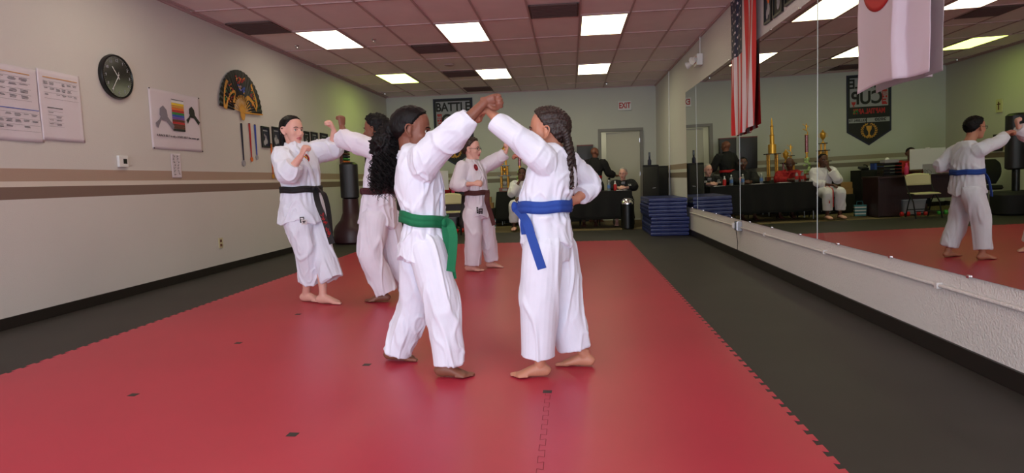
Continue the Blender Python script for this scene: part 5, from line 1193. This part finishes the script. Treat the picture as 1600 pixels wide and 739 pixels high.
# framed photos
def frame_(side, y, z, w_, h_, lab, seed=0, warm='c_grey'):
    t = thing('picture_frame', lab, 'picture', mtx=on_wall(side, y, z), group='framed photos on the '+side+' wall'); b = MB()
    for s_ in (-1, 1): b.box((s_*(w_/2-.01), 0, .012), (.02, h_, .024)); b.box((0, s_*(h_/2-.01), .0121), (w_-.02, .02, .0238))
    b.build('frame', 'black_plastic', t, bevel=.002); b = MB().box((0, 0, .008), (w_-.03, h_-.03, .008), mi=0); r = random.Random(seed)
    b.box((0, h_*.30, .0125), (w_*.55, h_*.05, .0008), mi=1)
    for k in range(3): b.ell((r.uniform(-.15, .15)*w_, r.uniform(-.05, .12)*h_, .0125), (w_*.09, h_*.07, .001), n=8, mi=2)
    for k in range(3): b.ell((r.uniform(-.15, .15)*w_, r.uniform(-.28, -.1)*h_, .0125), (w_*.15, h_*.13, .001), n=8, mi=1)
    b.build('photo', ['c_navy' if seed % 2 else 'c_black', 'c_silver', warm], t)
frame_('left', 8.76, 1.80, .23, .31, 'black framed photo on the left wall, left one of the pair by the medals', 1); frame_('left', 9.10, 1.82, .24, .31, 'black framed photo on the left wall, right one of the pair by the medals', 3)
frame_('left', 10.20, 1.86, .20, .26, 'small black framed photo behind the black-belted woman, first of the row', 2); frame_('left', 10.52, 1.87, .26, .26, 'small black framed photo behind the woman, second of the row', 5); frame_('left', 10.95, 1.88, .32, .26, 'wider black framed photo nearest the raised fists', 7)
frame_('left', 13.25, 1.32, .26, .34, 'brown picture on the left wall near the office chair, seen in the mirror', 9, 'c_brown')
frame_('right', 6.64, 2.78, .22, .42, 'tall black framed photo above the mirror, leftmost of three', 1, 'c_orange'); frame_('right', 6.34, 2.78, .27, .42, 'black framed photo above the mirror, middle one of three', 2, 'c_orange'); frame_('right', 6.0, 2.80, .27, .42, 'black framed photo above the mirror, nearest the white flag', 4, 'c_blue')
# belt display
t = thing('belt_display', 'dark wall rack of rolled coloured belts on the left wall', 'belt rack', mtx=on_wall('left', 11.9, 1.59)); MB().box((0, 0, .01), (.40, .46, .02)).build('back_board', 'c_black', t, bevel=.003); MB().box((-.195, 0, .03), (.02, .46, .05)).build('side_rail', 'c_brown', t)
for k, m_ in enumerate(('blackbelt', 'blackbelt', 'brownbelt', 'c_navy', 'c_green', 'c_orange', 'c_yellow', 'c_white')):
    b = MB().tube([(-.17, .19-.054*k, .045), (.18, .19-.054*k, .045)], [(.022, .024), (.022, .024)], 10, side=(0, 1, 0), exp=.7); o = b.build('rolled_belt', m_, t, smooth=True); o['label'] = m_.replace('c_', '').replace('belt', '')+' rolled belt'
# cross
t = thing('wall_cross', 'cream plaque with a dark cross high on the left wall', 'cross', mtx=on_wall('left', 13.22, 2.05)); MB().box((0, 0, .012), (.17, .26, .024)).build('plaque', 'cream', t, bevel=.004); b = MB().box((0, 0, .027), (.022, .16, .008)); b.box((0, .03, .0271), (.09, .022, .0078)); b.build('cross', 'c_brown', t)

# ------------------------------------------------------------------ flags
def nylon(name, col):
    m = mat(name, col, .5, bump=.3, bs=6); nt = m.node_tree; tr_ = nt.nodes.new('ShaderNodeBsdfTranslucent'); tr_.inputs[0].default_value = (*lin(col), 1)
    mx = nt.nodes.new('ShaderNodeMixShader'); mx.inputs[0].default_value = .4; out = nt.nodes['Material Output']
    nt.links.new(nt.nodes['Principled BSDF'].outputs[0], mx.inputs[1]); nt.links.new(tr_.outputs[0], mx.inputs[2]); nt.links.new(mx.outputs[0], out.inputs['Surface']); return m
t = thing('striped_flag', 'tall red and white striped flag with blue star field, hanging before the mirror', 'flag', (2.005, 7.39, ZC-.05))
def us(u, v):                        # u 0..1 across from the far side, v 0..1 down
    g = .5+.06*math.sin(v*3); y = .515-(1.03*(u+.045*math.sin(u*9+v*4)*math.sin(PI*u)))*(1-.05*v)
    x = .016*math.sin(u*19+v*2.2)*(.4+.6*v)+.006*math.sin(u*37+v*5)-.012; z = -1.62*v-.03*math.sin(PI*u*1.0)*v+.07*u*v
    return V((min(x, .012), y, z))
def usm(u, v):
    if u < 7/13 and v < .44: return 2
    return 0 if int(u*13) % 2 == 0 else 1
b = MB().grid(us, 104, 60, usm)
for i in range(9):
    for j in range(11):
        if (i+j) % 2: continue
        u0, v0 = (i+.7)/9.4*7/13, (j+.6)/11.2*.44; c = us(u0, v0); du = (us(u0+.01, v0)-c).normalized(); dv = (us(u0, v0+.01)-c).normalized(); n = du.cross(dv).normalized()
        for sg in (.004, -.004):
            b.add([c+n*sg+(du*math.cos(a)+dv*math.sin(a))*(.021 if k % 2 == 0 else .009) for k, a in enumerate([2*PI*q/10-PI/2 for q in range(10)])], [tuple(range(10))], 1)
b.build('flag_cloth', [mat('flag red', (.78, .10, .14), .6), mat('flag white', (.85, .80, .82), .6), mat('flag blue', (.10, .11, .25), .6)], t, smooth='all')
MB().cyl((0, -.54, .005), (0, .54, .005), .010, 10).build('flag_rod', 'white_plastic', t)
t = thing('white_flag', 'white flag with a red disc hanging in front of the mirror', 'flag', (1.985, 4.07, 3.11))
def jp(u, v):
    y = .40-.80*u; fold_ = math.exp(-((u-.70+.12*(1-v))/.035)**2)
    x = -.02-.035*fold_+.012*math.sin(u*6+1)*v+.005*math.sin(v*16+u*5)+(.03 if u > .74-.12*(1-v) else 0)*1.0
    return V((min(x, .015), y, -1.545*v+.03*u*v+.012*math.sin(u*5)*v))
MB().grid(jp, 90, 80).build('flag_cloth', nylon('white flag nylon', (.93, .88, .92)), t, smooth='all', thick=.002)
b = MB(); NR, NT = 10, 64; vs = []; fs = []
for i in range(NR+1):
    for k in range(NT):
        a = 2*PI*k/NT; yy = .10+.25*i/NR*math.cos(a); zz = -.80+.28*i/NR*math.sin(a); p = jp((.40-yy)/.80, -zz/1.545); vs.append(p+V((-.004, 0, 0)))
for i in range(NR):
    for k in range(NT): fs.append((i*NT+k, i*NT+(k+1) % NT, (i+1)*NT+(k+1) % NT, (i+1)*NT+k))
b.add(vs, fs); b.build('red_disc', 'c_red', t, smooth='all', thick=.001)
MB().cyl((-.01, -.43, .005), (-.01, .43, .005), .010, 10).build('flag_rod', 'white_plastic', t)
